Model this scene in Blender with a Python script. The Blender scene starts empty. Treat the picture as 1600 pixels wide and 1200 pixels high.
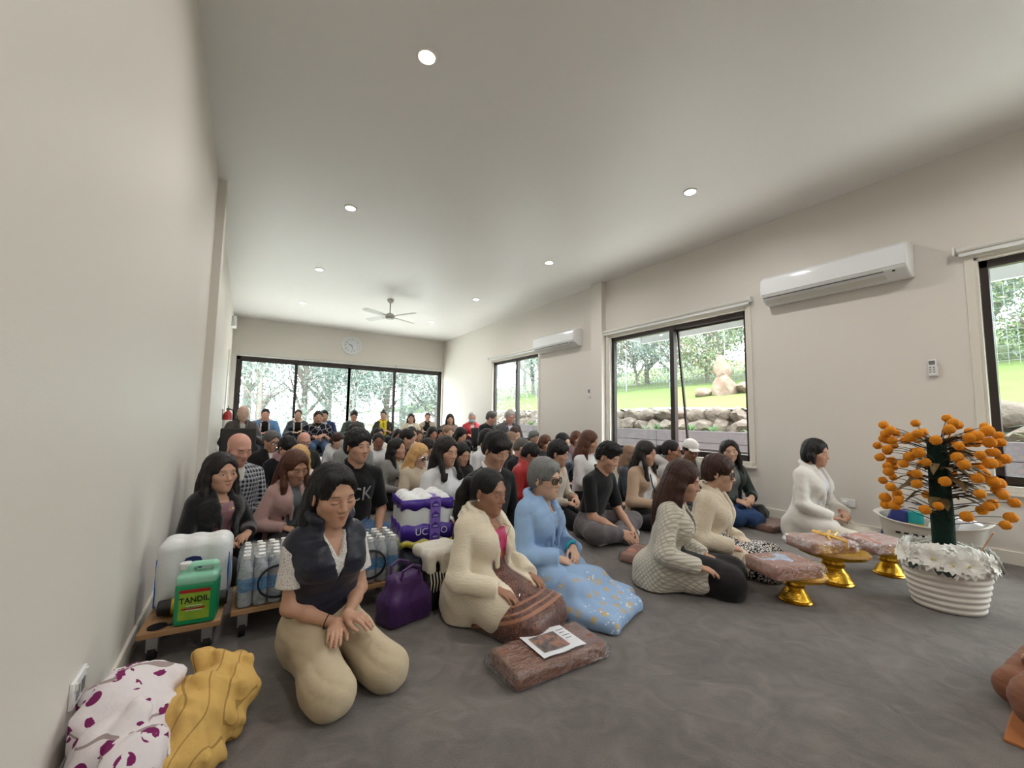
import bpy, bmesh, math, random
import numpy as np
from mathutils import Vector, Matrix, Quaternion

# ------------------------------------------------------------------ camera, sky, lights, exposure
scene = bpy.context.scene
COL = scene.collection
FPX = 641.35
CAM = (0.0, 0.0, 1.06)
cR = Vector((0.839766, -0.542742, 0.014960)); cU = Vector((-0.058281, -0.062714, 0.996328)); cF = Vector((0.539811, 0.837555, 0.084296))
cam_d = bpy.data.cameras.new('camera'); cam_d.sensor_width = 36.0; cam_d.lens = 36.0 * FPX / 1600.0
cam_d.clip_start = 0.05; cam_d.clip_end = 300
cam = bpy.data.objects.new('camera', cam_d); COL.objects.link(cam)
cam.matrix_world = Matrix(((cR.x, cU.x, -cF.x, CAM[0]), (cR.y, cU.y, -cF.y, CAM[1]), (cR.z, cU.z, -cF.z, CAM[2]), (0, 0, 0, 1)))
scene.camera = cam
vs = scene.view_settings
vs.view_transform = 'Standard'; vs.look = 'None'; vs.exposure = 0.85; vs.gamma = 1.0; vs.use_curve_mapping = False
SKY = 11.0
world = bpy.data.worlds.new('overcast_sky'); scene.world = world; world.use_nodes = True
wn = world.node_tree.nodes; wn['Background'].inputs[0].default_value = (0.96, 0.975, 1.0, 1); wn['Background'].inputs[1].default_value = SKY
LAMP_W = 8.0
LAMP_COL = (1.0, 0.97, 0.94)

XL, XR, YB, YF, ZC = -0.37, 5.03, 11.74, -2.6, 3.41
CH = 1.06

def downlamp(x, y):
    l = bpy.data.lights.new('downlight_lamp', 'AREA'); l.shape = 'DISK'; l.size = 0.075; l.energy = LAMP_W; l.color = LAMP_COL
    l.spread = math.radians(165)
    o = bpy.data.objects.new('lamp', l); COL.objects.link(o); o.location = (x, y, ZC - 0.022); return o

def window_portal(c, sx, sy, rot):
    l = bpy.data.lights.new('daylight_portal', 'AREA'); l.shape = 'RECTANGLE'; l.size = sx; l.size_y = sy; l.energy = 1; l.cycles.is_portal = True
    o = bpy.data.objects.new('daylight_portal', l); COL.objects.link(o); o.location = c; o.rotation_euler = rot
HP = math.pi / 2
window_portal((XR + .16, 3.71, 1.52), 1.84, 2.25, (0, HP, 0))
window_portal((XR + .16, 7.76, 1.52), 1.84, 1.92, (0, HP, 0))
window_portal((XR + .16, -0.48, 1.52), 1.84, 2.35, (0, HP, 0))
window_portal((2.38, YB + .16, 1.23), 5.2, 2.44, (-HP, 0, 0))

# ------------------------------------------------------------------ helpers
def lin(r, g, b):
    def f(c):
        c /= 255.0
        return c / 12.92 if c <= 0.04045 else ((c + 0.055) / 1.055) ** 2.4
    return (f(r), f(g), f(b), 1.0)

def tag(o, label=None, cat=None, group=None, kind=None):
    if label: o['label'] = label
    if cat: o['category'] = cat
    if group: o['group'] = group
    if kind: o['kind'] = kind
    return o

def empty(name, loc=(0, 0, 0), rz=0.0, label=None, cat=None, group=None, kind=None):
    o = bpy.data.objects.new(name, None); COL.objects.link(o); o.empty_display_size = 0.1
    o.location = loc; o.rotation_euler = (0, 0, rz)
    return tag(o, label, cat, group, kind)

def copy_tree(o, parent=None):
    c = o.copy(); COL.objects.link(c)
    if parent is not None:
        c.parent = parent
    for ch in list(o.children):
        copy_tree(ch, c)
    return c

class NT:
    """small node-tree builder"""
    def __init__(s, name):
        s.m = bpy.data.materials.new(name); s.m.use_nodes = True; s.t = s.m.node_tree
        s.b = s.t.nodes['Principled BSDF']; s.out = s.t.nodes['Material Output']
    def n(s, typ, **kw):
        x = s.t.nodes.new(typ)
        for k, v in kw.items(): setattr(x, k, v)
        return x
    def put(s, sock, v):
        if isinstance(v, bpy.types.NodeSocket): s.t.links.new(v, sock)
        elif isinstance(v, (tuple, list)):
            sock.default_value = v if len(sock.default_value) == len(v) else tuple(v) + (1.0,) if len(v) == 3 else v[:3]
        else: sock.default_value = v
    def math(s, op, a, b=None, c=None, clamp=False):
        x = s.n('ShaderNodeMath', operation=op); x.use_clamp = clamp
        s.put(x.inputs[0], a)
        if b is not None: s.put(x.inputs[1], b)
        if c is not None: s.put(x.inputs[2], c)
        return x.outputs[0]
    def mix(s, f, a, b, mode='MIX'):
        x = s.n('ShaderNodeMix', data_type='RGBA', blend_type=mode)
        s.put(x.inputs[0], f); s.put(x.inputs[6], a); s.put(x.inputs[7], b)
        return x.outputs[2]
    def ramp(s, f, stops, interp='LINEAR'):
        x = s.n('ShaderNodeValToRGB'); x.color_ramp.interpolation = interp
        cr = x.color_ramp
        while len(cr.elements) < len(stops): cr.elements.new(0.5)
        for e, (p, c) in zip(cr.elements, stops):
            e.position = p; e.color = c if len(c) == 4 else tuple(c) + (1,)
        s.put(x.inputs[0], f); return x.outputs[0]
    def coord(s, kind='Object', scale=(1, 1, 1), rot=(0, 0, 0), loc=(0, 0, 0)):
        tc = s.n('ShaderNodeTexCoord'); mp = s.n('ShaderNodeMapping')
        mp.inputs['Scale'].default_value = scale; mp.inputs['Rotation'].default_value = rot; mp.inputs['Location'].default_value = loc
        s.t.links.new(tc.outputs[kind], mp.inputs[0]); return mp.outputs[0]
    def noise(s, vec, scale, detail=3, rough=0.5, out='Fac'):
        x = s.n('ShaderNodeTexNoise'); x.inputs['Scale'].default_value = scale; x.inputs['Detail'].default_value = detail
        x.inputs['Roughness'].default_value = rough
        if vec is not None: s.t.links.new(vec, x.inputs['Vector'])
        return x.outputs[out]
    def voro(s, vec, scale, out='Distance', feature='F1'):
        x = s.n('ShaderNodeTexVoronoi', feature=feature); x.inputs['Scale'].default_value = scale
        if vec is not None: s.t.links.new(vec, x.inputs['Vector'])
        return x.outputs[out]
    def bump(s, h, strength=0.3, dist=0.01):
        x = s.n('ShaderNodeBump'); x.inputs['Strength'].default_value = strength; x.inputs['Distance'].default_value = dist
        s.put(x.inputs['Height'], h); s.t.links.new(x.outputs[0], s.b.inputs['Normal'])
    def set(s, **kw):
        nm = dict(col='Base Color', rough='Roughness', metal='Metallic', spec='Specular IOR Level', trans='Transmission Weight', ior='IOR',
                  sss='Subsurface Weight', sheen='Sheen Weight', alpha='Alpha', coat='Coat Weight', emit='Emission Color', estr='Emission Strength')
        for k, v in kw.items(): s.put(s.b.inputs[nm[k]], v)
        return s
    def xyz(s, vec):
        x = s.n('ShaderNodeSeparateXYZ'); s.t.links.new(vec, x.inputs[0]); return x.outputs
    def objcol(s):
        return s.n('ShaderNodeObjectInfo').outputs['Color']

def simple(name, col, rough=0.6, spec=0.4, metal=0.0, bump=None, vary=None, coat=0.0):
    t = NT(name); c = col
    if vary:
        f = t.noise(t.coord('Object'), vary[0], 3)
        c = t.mix(f, tuple(x * (1 - vary[1]) for x in col[:3]) + (1,), tuple(min(1, x * (1 + vary[1])) for x in col[:3]) + (1,))
    t.set(col=c, rough=rough, spec=spec, metal=metal)
    if coat: t.set(coat=coat)
    if bump: t.bump(t.noise(t.coord('Object'), bump[0], 3), bump[1], bump[2])
    return t.m

class G:
    """collects shapes and builds ONE mesh object"""
    def __init__(s): s.v = []; s.f = []; s.mi = []; s.cur = 0
    def add(s, vs, fs):
        o = len(s.v); s.v += [tuple(x) for x in vs]
        for f in fs: s.f.append([o + i for i in f]); s.mi.append(s.cur)
        return s
    def box(s, c, d, rot=None, taper=1.0):
        x, y, z = d[0] / 2, d[1] / 2, d[2] / 2
        p = [Vector((sx * x * (taper if sz > 0 else 1), sy * y * (taper if sz > 0 else 1), sz * z)) for sz in (-1, 1) for sy in (-1, 1) for sx in (-1, 1)]
        if rot is not None:
            R = rot if isinstance(rot, (Matrix, Quaternion)) else Matrix.Rotation(rot, 3, 'Z')
            p = [R @ q for q in p]
        p = [q + Vector(c) for q in p]
        return s.add(p, [(0, 2, 3, 1), (4, 5, 7, 6), (0, 1, 5, 4), (1, 3, 7, 5), (3, 2, 6, 7), (2, 0, 4, 6)])
    def span(s, a, b):
        return s.box([(a[i] + b[i]) / 2 for i in range(3)], [abs(b[i] - a[i]) for i in range(3)])
    def quad(s, *p): return s.add(p, [tuple(range(len(p)))])
    def ring(s, prof, frame, n, close_ends=True):
        pass
    def tube(s, pts, rad, n=10, caps=True, flat=1.0):
        pts = [Vector(p) for p in pts]; m = len(pts)
        if not hasattr(rad, '__len__'): rad = [rad] * m
        up = None; rings = []
        for i in range(m):
            d = (pts[min(i + 1, m - 1)] - pts[max(i - 1, 0)])
            d = d.normalized() if d.length > 1e-9 else Vector((0, 0, 1))
            if up is None:
                up = d.orthogonal().normalized() if abs(d.z) > .9 else (Vector((0, 0, 1)) - d * d.z).normalized()
            up = (up - d * up.dot(d)); up = up.normalized() if up.length > 1e-6 else d.orthogonal().normalized()
            sd = d.cross(up)
            rings.append([pts[i] + sd * (math.cos(2 * math.pi * k / n) * rad[i]) + up * (math.sin(2 * math.pi * k / n) * rad[i] * flat) for k in range(n)])
        vs = [q for r in rings for q in r]; fs = []
        for i in range(m - 1):
            for k in range(n):
                a = i * n + k; b = i * n + (k + 1) % n
                fs.append((a, b, b + n, a + n))
        if caps:
            fs.append(tuple(range(n - 1, -1, -1))); fs.append(tuple((m - 1) * n + k for k in range(n)))
        return s.add(vs, fs)
    def cyl(s, a, b, ra, rb=None, n=20): return s.tube([a, b], [ra, ra if rb is None else rb], n)
    def lathe(s, prof, n=32, c=(0, 0, 0), sx=1.0, sy=1.0, caps=True):
        vs = []; fs = []; m = len(prof)
        for r, z in prof:
            for k in range(n):
                a = 2 * math.pi * k / n
                vs.append((c[0] + r * math.cos(a) * sx, c[1] + r * math.sin(a) * sy, c[2] + z))
        for i in range(m - 1):
            for k in range(n):
                a = i * n + k; b = i * n + (k + 1) % n
                fs.append((a, b, b + n, a + n))
        if caps and prof[0][0] > 1e-6: fs.append(tuple(range(n - 1, -1, -1)))
        if caps and prof[-1][0] > 1e-6: fs.append(tuple((m - 1) * n + k for k in range(n)))
        return s.add(vs, fs)
    def ell(s, c, r, nu=14, nv=9, rot=None):
        vs = []; fs = []
        for j in range(nv + 1):
            t = math.pi * j / nv
            for k in range(nu):
                a = 2 * math.pi * k / nu
                q = Vector((r[0] * math.sin(t) * math.cos(a), r[1] * math.sin(t) * math.sin(a), -r[2] * math.cos(t)))
                if rot is not None: q = rot @ q
                vs.append(q + Vector(c))
        for j in range(nv):
            for k in range(nu):
                a = j * nu + k; b = j * nu + (k + 1) % nu
                fs.append((a, b, b + nu, a + nu))
        return s.add(vs, fs)
    def prism(s, poly, org, ex, ey, depth):
        """polygon in the plane (ex, ey) extruded along ex x ey by depth"""
        ex, ey, org = Vector(ex), Vector(ey), Vector(org); nz = ex.cross(ey).normalized() * depth; n = len(poly)
        vs = [org + ex * x + ey * y for x, y in poly] + [org + ex * x + ey * y + nz for x, y in poly]
        fs = [tuple(range(n - 1, -1, -1)), tuple(range(n, 2 * n))] + [(i, (i + 1) % n, n + (i + 1) % n, n + i) for i in range(n)]
        return s.add(vs, fs)
    def xform(s, M, start=0):
        s.v = s.v[:start] + [tuple(M @ Vector(q)) for q in s.v[start:]]; return s
    def build(s, name, mats, parent=None, bevel=0.0, seg=2, smooth=35, loc=None):
        me = bpy.data.meshes.new(name); me.from_pydata(s.v, [], s.f)
        if not isinstance(mats, (list, tuple)): mats = [mats]
        for m in mats: me.materials.append(m)
        if len(mats) > 1: me.polygons.foreach_set('material_index', s.mi)
        bm = bmesh.new(); bm.from_mesh(me)
        bmesh.ops.remove_doubles(bm, verts=bm.verts, dist=1e-6)
        bmesh.ops.dissolve_degenerate(bm, edges=bm.edges, dist=1e-7)
        bmesh.ops.recalc_face_normals(bm, faces=bm.faces); bm.to_mesh(me); bm.free()
        if smooth is not None:
            me.polygons.foreach_set('use_smooth', [True] * len(me.polygons)); me.set_sharp_from_angle(angle=math.radians(smooth))
        o = bpy.data.objects.new(name, me); COL.objects.link(o)
        if parent is not None: o.parent = parent
        if loc is not None: o.location = loc
        if bevel:
            b = o.modifiers.new('bevel', 'BEVEL'); b.width = bevel; b.segments = seg; b.limit_method = 'ANGLE'; b.angle_limit = math.radians(40)
        return o

def text_mesh(name, body, mat, parent, size, M, align='CENTER', depth=0.0005, sx=1.0, bold=0.0):
    cu = bpy.data.curves.new(name, 'FONT'); cu.body = body; cu.size = size; cu.align_x = align; cu.align_y = 'CENTER'
    cu.extrude = depth; cu.offset = bold; cu.resolution_u = 4
    o = bpy.data.objects.new(name, cu); COL.objects.link(o)
    bpy.context.view_layer.update()
    me = bpy.data.meshes.new_from_object(o.evaluated_get(bpy.context.evaluated_depsgraph_get()))
    bpy.data.objects.remove(o)
    me.materials.clear(); me.materials.append(mat)
    p = bpy.data.objects.new(name, me); COL.objects.link(p)
    p.parent = parent; p.matrix_local = M @ Matrix.Diagonal((sx, 1, 1, 1))
    return p

def frame_mat(o, ex, ey):
    """matrix whose local x is ex and y is ey, at o"""
    ex = Vector(ex).normalized(); ez = ex.cross(Vector(ey)).normalized(); ey = ez.cross(ex)
    return Matrix(((ex.x, ey.x, ez.x, o[0]), (ex.y, ey.y, ez.y, o[1]), (ex.z, ey.z, ez.z, o[2]), (0, 0, 0, 1)))
# ------------------------------------------------------------------ the room
def wall_mat(name, c, rg=.55, sp=.3):
    t = NT(name); v = t.coord('Object')
    t.set(col=t.mix(t.noise(v, 0.8, 3), tuple(x * .97 for x in c[:3]) + (1,), c), rough=rg, spec=sp)
    t.bump(t.math('ADD', t.noise(v, 180, 2), t.math('MULTIPLY', t.noise(v, 1.3, 2), 2.0)), 0.06, 0.004); return t.m
M_wall = wall_mat('cream_paint', lin(226, 221, 213))
M_ceil = wall_mat('ceiling_paint', lin(240, 237, 235), .40, .5)
M_trim = simple('white_trim_paint', lin(226, 221, 210), 0.4, 0.4)
M_frame = simple('dark_bronze_frame', lin(46, 36, 34), 0.35, 0.5)
M_white = simple('white_plastic', lin(232, 233, 232), 0.35, 0.5)
M_offwhite = simple('offwhite_plastic', lin(215, 214, 206), 0.4, 0.5)
M_grey = simple('grey_plastic', lin(120, 122, 122), 0.4, 0.5)
M_dark = simple('dark_plastic', lin(28, 28, 30), 0.4, 0.5)
M_black = simple('black_rubber', lin(20, 20, 21), 0.7, 0.3)

def glass_mat(name, tint):
    t = NT(name); tr = t.n('ShaderNodeBsdfTransparent'); tr.inputs[0].default_value = tint
    gl = t.n('ShaderNodeBsdfGlossy'); gl.inputs['Roughness'].default_value = 0.02
    lw = t.n('ShaderNodeLayerWeight'); lw.inputs[0].default_value = .5; fac = t.math('MULTIPLY_ADD', t.math('POWER', lw.outputs['Facing'], 4.5), .55, .03); mx = t.n('ShaderNodeMixShader')
    t.t.links.new(fac, mx.inputs[0]); t.t.links.new(tr.outputs[0], mx.inputs[1]); t.t.links.new(gl.outputs[0], mx.inputs[2])
    t.t.links.new(mx.outputs[0], t.out.inputs[0]); return t.m
M_glass = glass_mat('window_glass', (0.86, 0.90, 0.90, 1))

def carpet():
    t = NT('grey_brown_carpet'); v = t.coord('Object')
    big = t.noise(v, 2.2, 4, 0.6); swirl = t.n('ShaderNodeTexNoise'); swirl.inputs['Scale'].default_value = 7; swirl.inputs['Detail'].default_value = 4
    swirl.inputs['Distortion'].default_value = 1.6; t.t.links.new(v, swirl.inputs['Vector'])
    fine = t.noise(v, 260, 3, 0.75)
    f = t.math('ADD', t.math('MULTIPLY', big, .35), t.math('ADD', t.math('MULTIPLY', swirl.outputs['Fac'], .35), t.math('MULTIPLY', fine, .45)))
    c = t.ramp(f, [(0.32, lin(76, 70, 67)), (0.52, lin(102, 95, 91)), (0.72, lin(132, 124, 119))])
    t.set(col=c, rough=0.95, spec=0.1, sheen=0.3)
    h = t.math('ADD', t.math('MULTIPLY', fine, .6), t.math('MULTIPLY', swirl.outputs['Fac'], .8))
    t.bump(h, 0.8, 0.012); return t.m
M_carpet = carpet()

def st(name, g, m, **kw): return tag(g.build(name, m, **kw), kind='structure')
T = 0.16
st('floor', G().span((XL - .3, YF - .3, -0.15), (XR + .16, YB + .16, 0)), M_carpet)
st('ceiling', G().span((XL - .3, YF - .3, ZC), (XR + .3, YB + .3, ZC + .12)), M_ceil)
st('wall_left', G().span((XL - T, YF, 0), (XL, YB, ZC)), M_wall)
st('wall_front', G().span((XL - T, YF - T, 0), (XR + T, YF, ZC)), M_wall)
W = [(2.576, 4.835), (6.80, 8.722), (-1.70, 0.715)]; WZ0, WZ1 = 0.596, 2.45
g = G(); ys = [YF] + [q for w in sorted(W) for q in w] + [YB]
for i in range(0, len(ys), 2): g.span((XR, ys[i], 0), (XR + T, ys[i + 1], ZC))
for a, b in W:
    g.span((XR, a, 0), (XR + T, b, WZ0)); g.span((XR, a, WZ1), (XR + T, b, ZC))
st('wall_right', g, M_wall)
DX0, DX1, DZ1 = -0.27, 4.995, 2.47
g = G().span((XL - T, YB, 0), (DX0, YB + T, ZC)).span((DX1, YB, 0), (XR + T, YB + T, ZC)).span((DX0, YB, DZ1), (DX1, YB + T, ZC))
st('wall_back', g, M_wall)
# portal columns on both walls
st('column_right', G().span((4.93, 4.90, 0), (XR + .01, 5.16, ZC)), M_wall, bevel=.004)
st('column_left', G().span((XL - .01, 4.90, 0), (-0.295, 5.16, ZC)), M_wall, bevel=.004)
st('trim_1', G().span((4.985, YB - .045, 0), (XR, YB, ZC)), M_trim)
# baseboards and cornice strip
st('baseboard_right', G().span((XR - .014, YF, 0), (XR, 4.90, .10)).span((XR - .014, 5.16, 0), (XR, YB, .10)), M_trim, bevel=.004)
st('baseboard_left', G().span((XL, YF, 0), (XL + .014, 4.90, .10)).span((XL, 5.16, 0), (XL + .014, 10.0, .10)), M_trim, bevel=.004)
st('baseboard_front', G().span((XL, YF, 0), (XR, YF + .014, .10)), M_trim, bevel=.004)

def side_window(idx, y0, y1, mull, open_sash=False):
    r = empty('window_%d' % idx, (XR, (y0 + y1) / 2, WZ0), kind='structure'); yc = (y0 + y1) / 2
    X0, X1 = .055, .12; h = WZ1 - WZ0; a, b = y0 - yc, y1 - yc; m = mull - yc
    G().span((-.012, a - .055, -.02), (.0, a, h + .055)).span((-.012, b, -.02), (0, b + .055, h + .055)).span((-.012, a, h), (0, b, h + .055)).build('architrave', M_trim, r, bevel=.003)
    G().span((0, a - .0, 0), (X0, a + .018, h)).span((0, b - .018, 0), (X0, b, h)).span((0, a, h - .018), (X0, b, h)).build('jamb_lining', M_trim, r)
    G().span((-.045, a - .06, -.075), (.06, b + .06, -.05)).span((-.03, a - .03, -.05), (.12, b + .03, 0)).build('sill', M_trim, r, bevel=.004)
    f = G(); w = .05
    f.span((X0, a + .018, 0), (X1, a + .018 + w, h - .018)).span((X0, b - .018 - w, 0), (X1, b - .018, h - .018))
    f.span((X0, a, 0), (X1, b, w + .02)).span((X0, a, h - .018 - w * 1.3), (X1, b, h - .018)).span((X0 - .01, m - .035, 0), (X1, m + .035, h - .02))
    f.build('frame', M_frame, r, bevel=.003)
    if open_sash:
        k = .026
        s2 = G(); za, zb = .06, h - .08; q0, q1 = a + .06, m - .03
        s2.span((0, q0, za), (.03, q0 + k, zb)).span((0, q1 - k, za), (.03, q1, zb)).span((0, q0, za), (.03, q1, za + k)).span((0, q0, zb - k), (.03, q1, zb))
        for i in range(len(s2.v)):
            x, y, z = s2.v[i]; t = (zb - z) / (zb - za); s2.v[i] = (X1 + x + t * .20, y, z)
        so = s2.build('awning_sash', M_frame, r)
        gg = G().quad((X1 + .015, q0, zb), (X1 + .015, q1, zb), (X1 + .215, q1, za), (X1 + .215, q0, za)); gg.build('glass_pane', M_glass, so, smooth=None)
    else:
        G().span((.085, a + .06, .06), (.089, m - .03, h - .07)).build('glass_pane', M_glass, r)
    G().span((.085, m + .03, .06), (.089, b - .06, h - .07)).build('glass_pane', M_glass, r)
    return r
side_window(1, *W[0], 3.66, True)
side_window(2, *W[1], 7.69)
side_window(3, *W[2], -0.45)
# back sliding doors
r = empty('window_4', ((DX0 + DX1) / 2, YB, 0), kind='structure'); xc = (DX0 + DX1) / 2
M = [1.016, 2.311, 3.551]; f = G(); a, b = DX0 - xc, DX1 - xc
f.span((a, .03, 0), (a + .085, .13, DZ1)).span((b - .07, .03, 0), (b, .13, DZ1)).span((a, .03, DZ1 - .085), (b, .13, DZ1)).span((a, .03, 0), (b, .13, .06))
f.build('frame', M_frame, r, bevel=.003)
e = [a + .085] + [q - xc for q in M] + [b - .07]
for i in range(4):
    yy = .05 if i in (0, 3) else .085
    p = G().span((e[i] - .03, yy, .05), (e[i] + .035, yy + .035, DZ1 - .08)).span((e[i + 1] - .035, yy, .05), (e[i + 1] + .03, yy + .035, DZ1 - .08))
    p.span((e[i], yy, .05), (e[i + 1], yy + .035, .15)).span((e[i], yy, DZ1 - .12), (e[i + 1], yy + .035, DZ1 - .08))
    so = p.build('sliding_sash', M_frame, r, bevel=.003)
    G().span((e[i] + .03, yy + .015, .15), (e[i + 1] - .03, yy + .019, DZ1 - .12)).build('glass_pane', M_glass, so)
    if i == 0:
        G().tube([(e[0] + .0, yy, .98), (e[0], yy - .045, .98), (e[0], yy - .045, 1.24), (e[0], yy, 1.24)], .009, 8).build('pull_handle', M_frame, so)
# left-hand door near the back corner
r = empty('door_1', (XL, 10.45, 0), kind='structure')
G().span((0, -.49, 0), (.018, -.42, 2.36)).span((0, .42, 0), (.018, .49, 2.36)).span((0, -.42, 2.28), (.018, .42, 2.36)).build('architrave', M_trim, r, bevel=.003)
d = G().span((0, -.42, .01), (.008, .42, 2.28)).build('door_leaf', M_white, r)
G().tube([(.008, -.36, 1.02), (.06, -.36, 1.02), (.06, -.24, 1.02)], .009, 8).build('door_handle', simple('brushed_steel', (.55, .55, .55, 1), .3, .5, 1.0), d)

# roller-blind head rails above each opening
def blind(x, y, z, L, ax, label):
    r = empty('roller_blind', (x, y, z), 0 if ax == 'y' else HP, label, 'roller blind', 'rolled-up blinds above the glass')
    G().cyl((-.035, -L / 2 + .02, 0), (-.035, L / 2 - .02, 0), .026, n=18).build('roll', M_offwhite, r)
    for q in (-L / 2, L / 2 - .012): G().span((-.07, q, -.03), (.0, q + .012, .035)).build('bracket', M_white, r)
    G().span((-.045, -L / 2 + .03, -.05), (-.03, L / 2 - .03, -.02)).build('bottom_bar', M_white, r)
    return r
blind(XR - .012, 3.71, 2.525, 2.44, 'y', 'rolled-up cream blind above the big window')
blind(XR - .012, 7.76, 2.525, 2.08, 'y', 'rolled-up cream blind above the two-pane window beside the far air conditioner')
blind(XR - .012, -0.48, 2.525, 2.60, 'y', 'rolled-up cream blind above the window behind the orange flowers')
bx = [DX0, 1.016, 2.311, 3.551, DX1]
wh = ['nearest the fire extinguisher', 'left of the wall clock', 'over the third glass door', 'beside the corner with the right wall']
for i in range(4):
    blind((bx[i] + bx[i + 1]) / 2, YB - .002, 2.52, bx[i + 1] - bx[i] - .02, 'x', 'rolled-up blind over the back glass doors, ' + wh[i])

# ------------------------------------------------------------------ ceiling and wall fittings
M_lens = NT('lit_lens').set(col=(1, .97, .9, 1), emit=(1, .95, .86, 1), estr=26.0).m
M_tin = simple('painted_rim', lin(238, 236, 230), .4, .4)
loc = {(0, 2): 'the largest, in the left row nearest the camera', (1, 2): 'the one above the nearer air conditioner',
       (0, 3): 'second from the camera in the row along the left wall', (1, 3): 'second from the camera in the row along the right wall',
       (0, 4): 'third from the camera in the row along the left wall', (1, 4): 'third from the camera in the row along the right wall',
       (0, 5): 'the far one left of the ceiling fan', (1, 5): 'the far one right of the ceiling fan'}
for j in range(0, 6):  # first two rows are unseen extra downlights, added to light the room
    for i, x in enumerate((.855, 3.69)):
        y = 2.41 + (j - 2) * 2.34
        r = empty('downlight', (x, y, ZC), 0, 'lit recessed downlight, ' + loc.get((i, j), 'one added for light on the platform side, out of view'), 'downlight', 'recessed downlights in the ceiling')
        G().lathe([(.052, -.012), (.06, -.012), (.066, -.006), (.068, 0), (.055, 0), (.052, -.012)], 28, caps=False).build('rim', M_tin, r)
        G().lathe([(.0, -.010), (.03, -.011), (.05, -.009), (.052, -.004), (0, -.004)], 24).build('lens', M_lens, r)
        o = downlamp(0, 0); o.parent = r; o.location = (0, 0, -.022)

# ceiling fan
r = empty('ceiling_fan', (2.31, 8.14, ZC), 0, 'pale four-blade ceiling fan hanging before the back windows', 'ceiling fan')
M_fan = simple('pale_fan_metal', lin(205, 204, 200), .35, .5)
G().lathe([(.0, 0), (.065, 0), (.065, -.02), (.05, -.055), (.02, -.075), (0, -.075)], 24).build('canopy', M_fan, r)
G().cyl((0, 0, -.06), (0, 0, -.30), .013).build('downrod', M_fan, r)
hb = G().lathe([(.02, -.27), (.045, -.28), (.09, -.32), (.095, -.36), (.07, -.40), (.0, -.405)], 28).build('motor_housing', M_fan, r)
for k in range(4):
    a = math.radians(28 + 90 * k); R = Matrix.Rotation(a, 3, 'Z') @ Matrix.Rotation(math.radians(11), 3, 'X')
    g = G().prism([(.13, -.045), (.25, -.06), (.60, -.068), (.655, -.05), (.66, .04), (.62, .064), (.25, .055), (.13, .04)], (0, 0, -.004), (1, 0, 0), (0, 1, 0), .008)
    g.span((.06, -.018, -.01), (.2, .018, -.003)); g.xform(R.to_4x4()); g.v = [(x, y, z - .345) for x, y, z in g.v]
    g.build('blade', M_fan, r, bevel=.002)

# wall clock
r = empty('wall_clock', (2.315, YB, 2.985), 0, 'round white wall clock above the back glass doors', 'clock')
def disk(y0, y1, prof): pass
def ylathe(prof, n=40):
    g = G().lathe(prof, n); g.xform(Matrix.Rotation(HP, 4, 'X')); return g
ylathe([(.0, 0), (.25, 0), (.262, .02), (.258, .045), (.235, .055), (.215, .04), (.213, .02), (0, .02)]).build('case', M_white, r)
ylathe([(0, .021), (.212, .021), (.212, .023), (0, .023)]).build('dial', simple('clock_dial', lin(226, 228, 232), .5), r)
for k in range(12):
    a = math.radians(30 * k)
    text_mesh('numeral', str(12 if k == 0 else k), M_grey, r, .062, frame_mat((.165 * math.sin(a), -.0245, .165 * math.cos(a)), (1, 0, 0), (0, 0, 1)))
for nm, ang, L, w in (('hour_hand', 298, .10, .014), ('minute_hand', 160, .155, .010)):
    a = math.radians(ang); d = Vector((math.sin(a), 0, math.cos(a)))
    G().tube([d * -.03 + Vector((0, -.028, 0)), d * L + Vector((0, -.028, 0))], [w / 2, w / 3], 6).build(nm, M_dark, r)

# split air conditioners
def aircon(y, z, label):
    r = empty('air_conditioner', (XR, y, z), 0, label, 'air conditioner', 'split air conditioners on the right wall')
    L = .62; prof = [(0, -.02), (0, .30), (-.06, .30), (-.15, .285), (-.205, .25), (-.215, .20), (-.215, .07), (-.20, .045), (-.10, -.02)]
    g = G().prism([(x, zz) for x, zz in prof], (0, L, 0), (1, 0, 0), (0, 0, 1), 2 * L)
    g.build('casing', M_white, r, bevel=.018, seg=4)
    G().prism([(-.222, .075), (-.222, .20), (-.212, .252), (-.16, .288), (-.155, .284), (-.206, .248), (-.214, .2), (-.214, .075)], (0, L - .015, 0), (1, 0, 0), (0, 0, 1), 2 * L - .03).build('front_panel', simple('glossy_white_panel', lin(236, 239, 241), .12, .5), r, bevel=.004)
    G().prism([(-.212, .062), (-.206, .066), (-.112, -.010), (-.118, -.016)], (0, L - .03, 0), (1, 0, 0), (0, 0, 1), 2 * L - .20).build('air_flap', M_offwhite, r, bevel=.002)
    G().prism([(-.205, .045), (-.200, .049), (-.190, .042), (-.195, .038)], (0, L - .03, 0), (1, 0, 0), (0, 0, 1), 2 * L - .20).build('louvre_slot', M_grey, r)
    g = G().box((-.192, -L + .10, .035), (.012, .02, .012)); g.build('receiver_eye', M_dark, r)
    return r
aircon(1.69, 2.41, 'white split air conditioner between the big window and the window behind the flowers')
aircon(6.09, 2.41, 'white split air conditioner beyond the wall column, near the far window')

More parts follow.
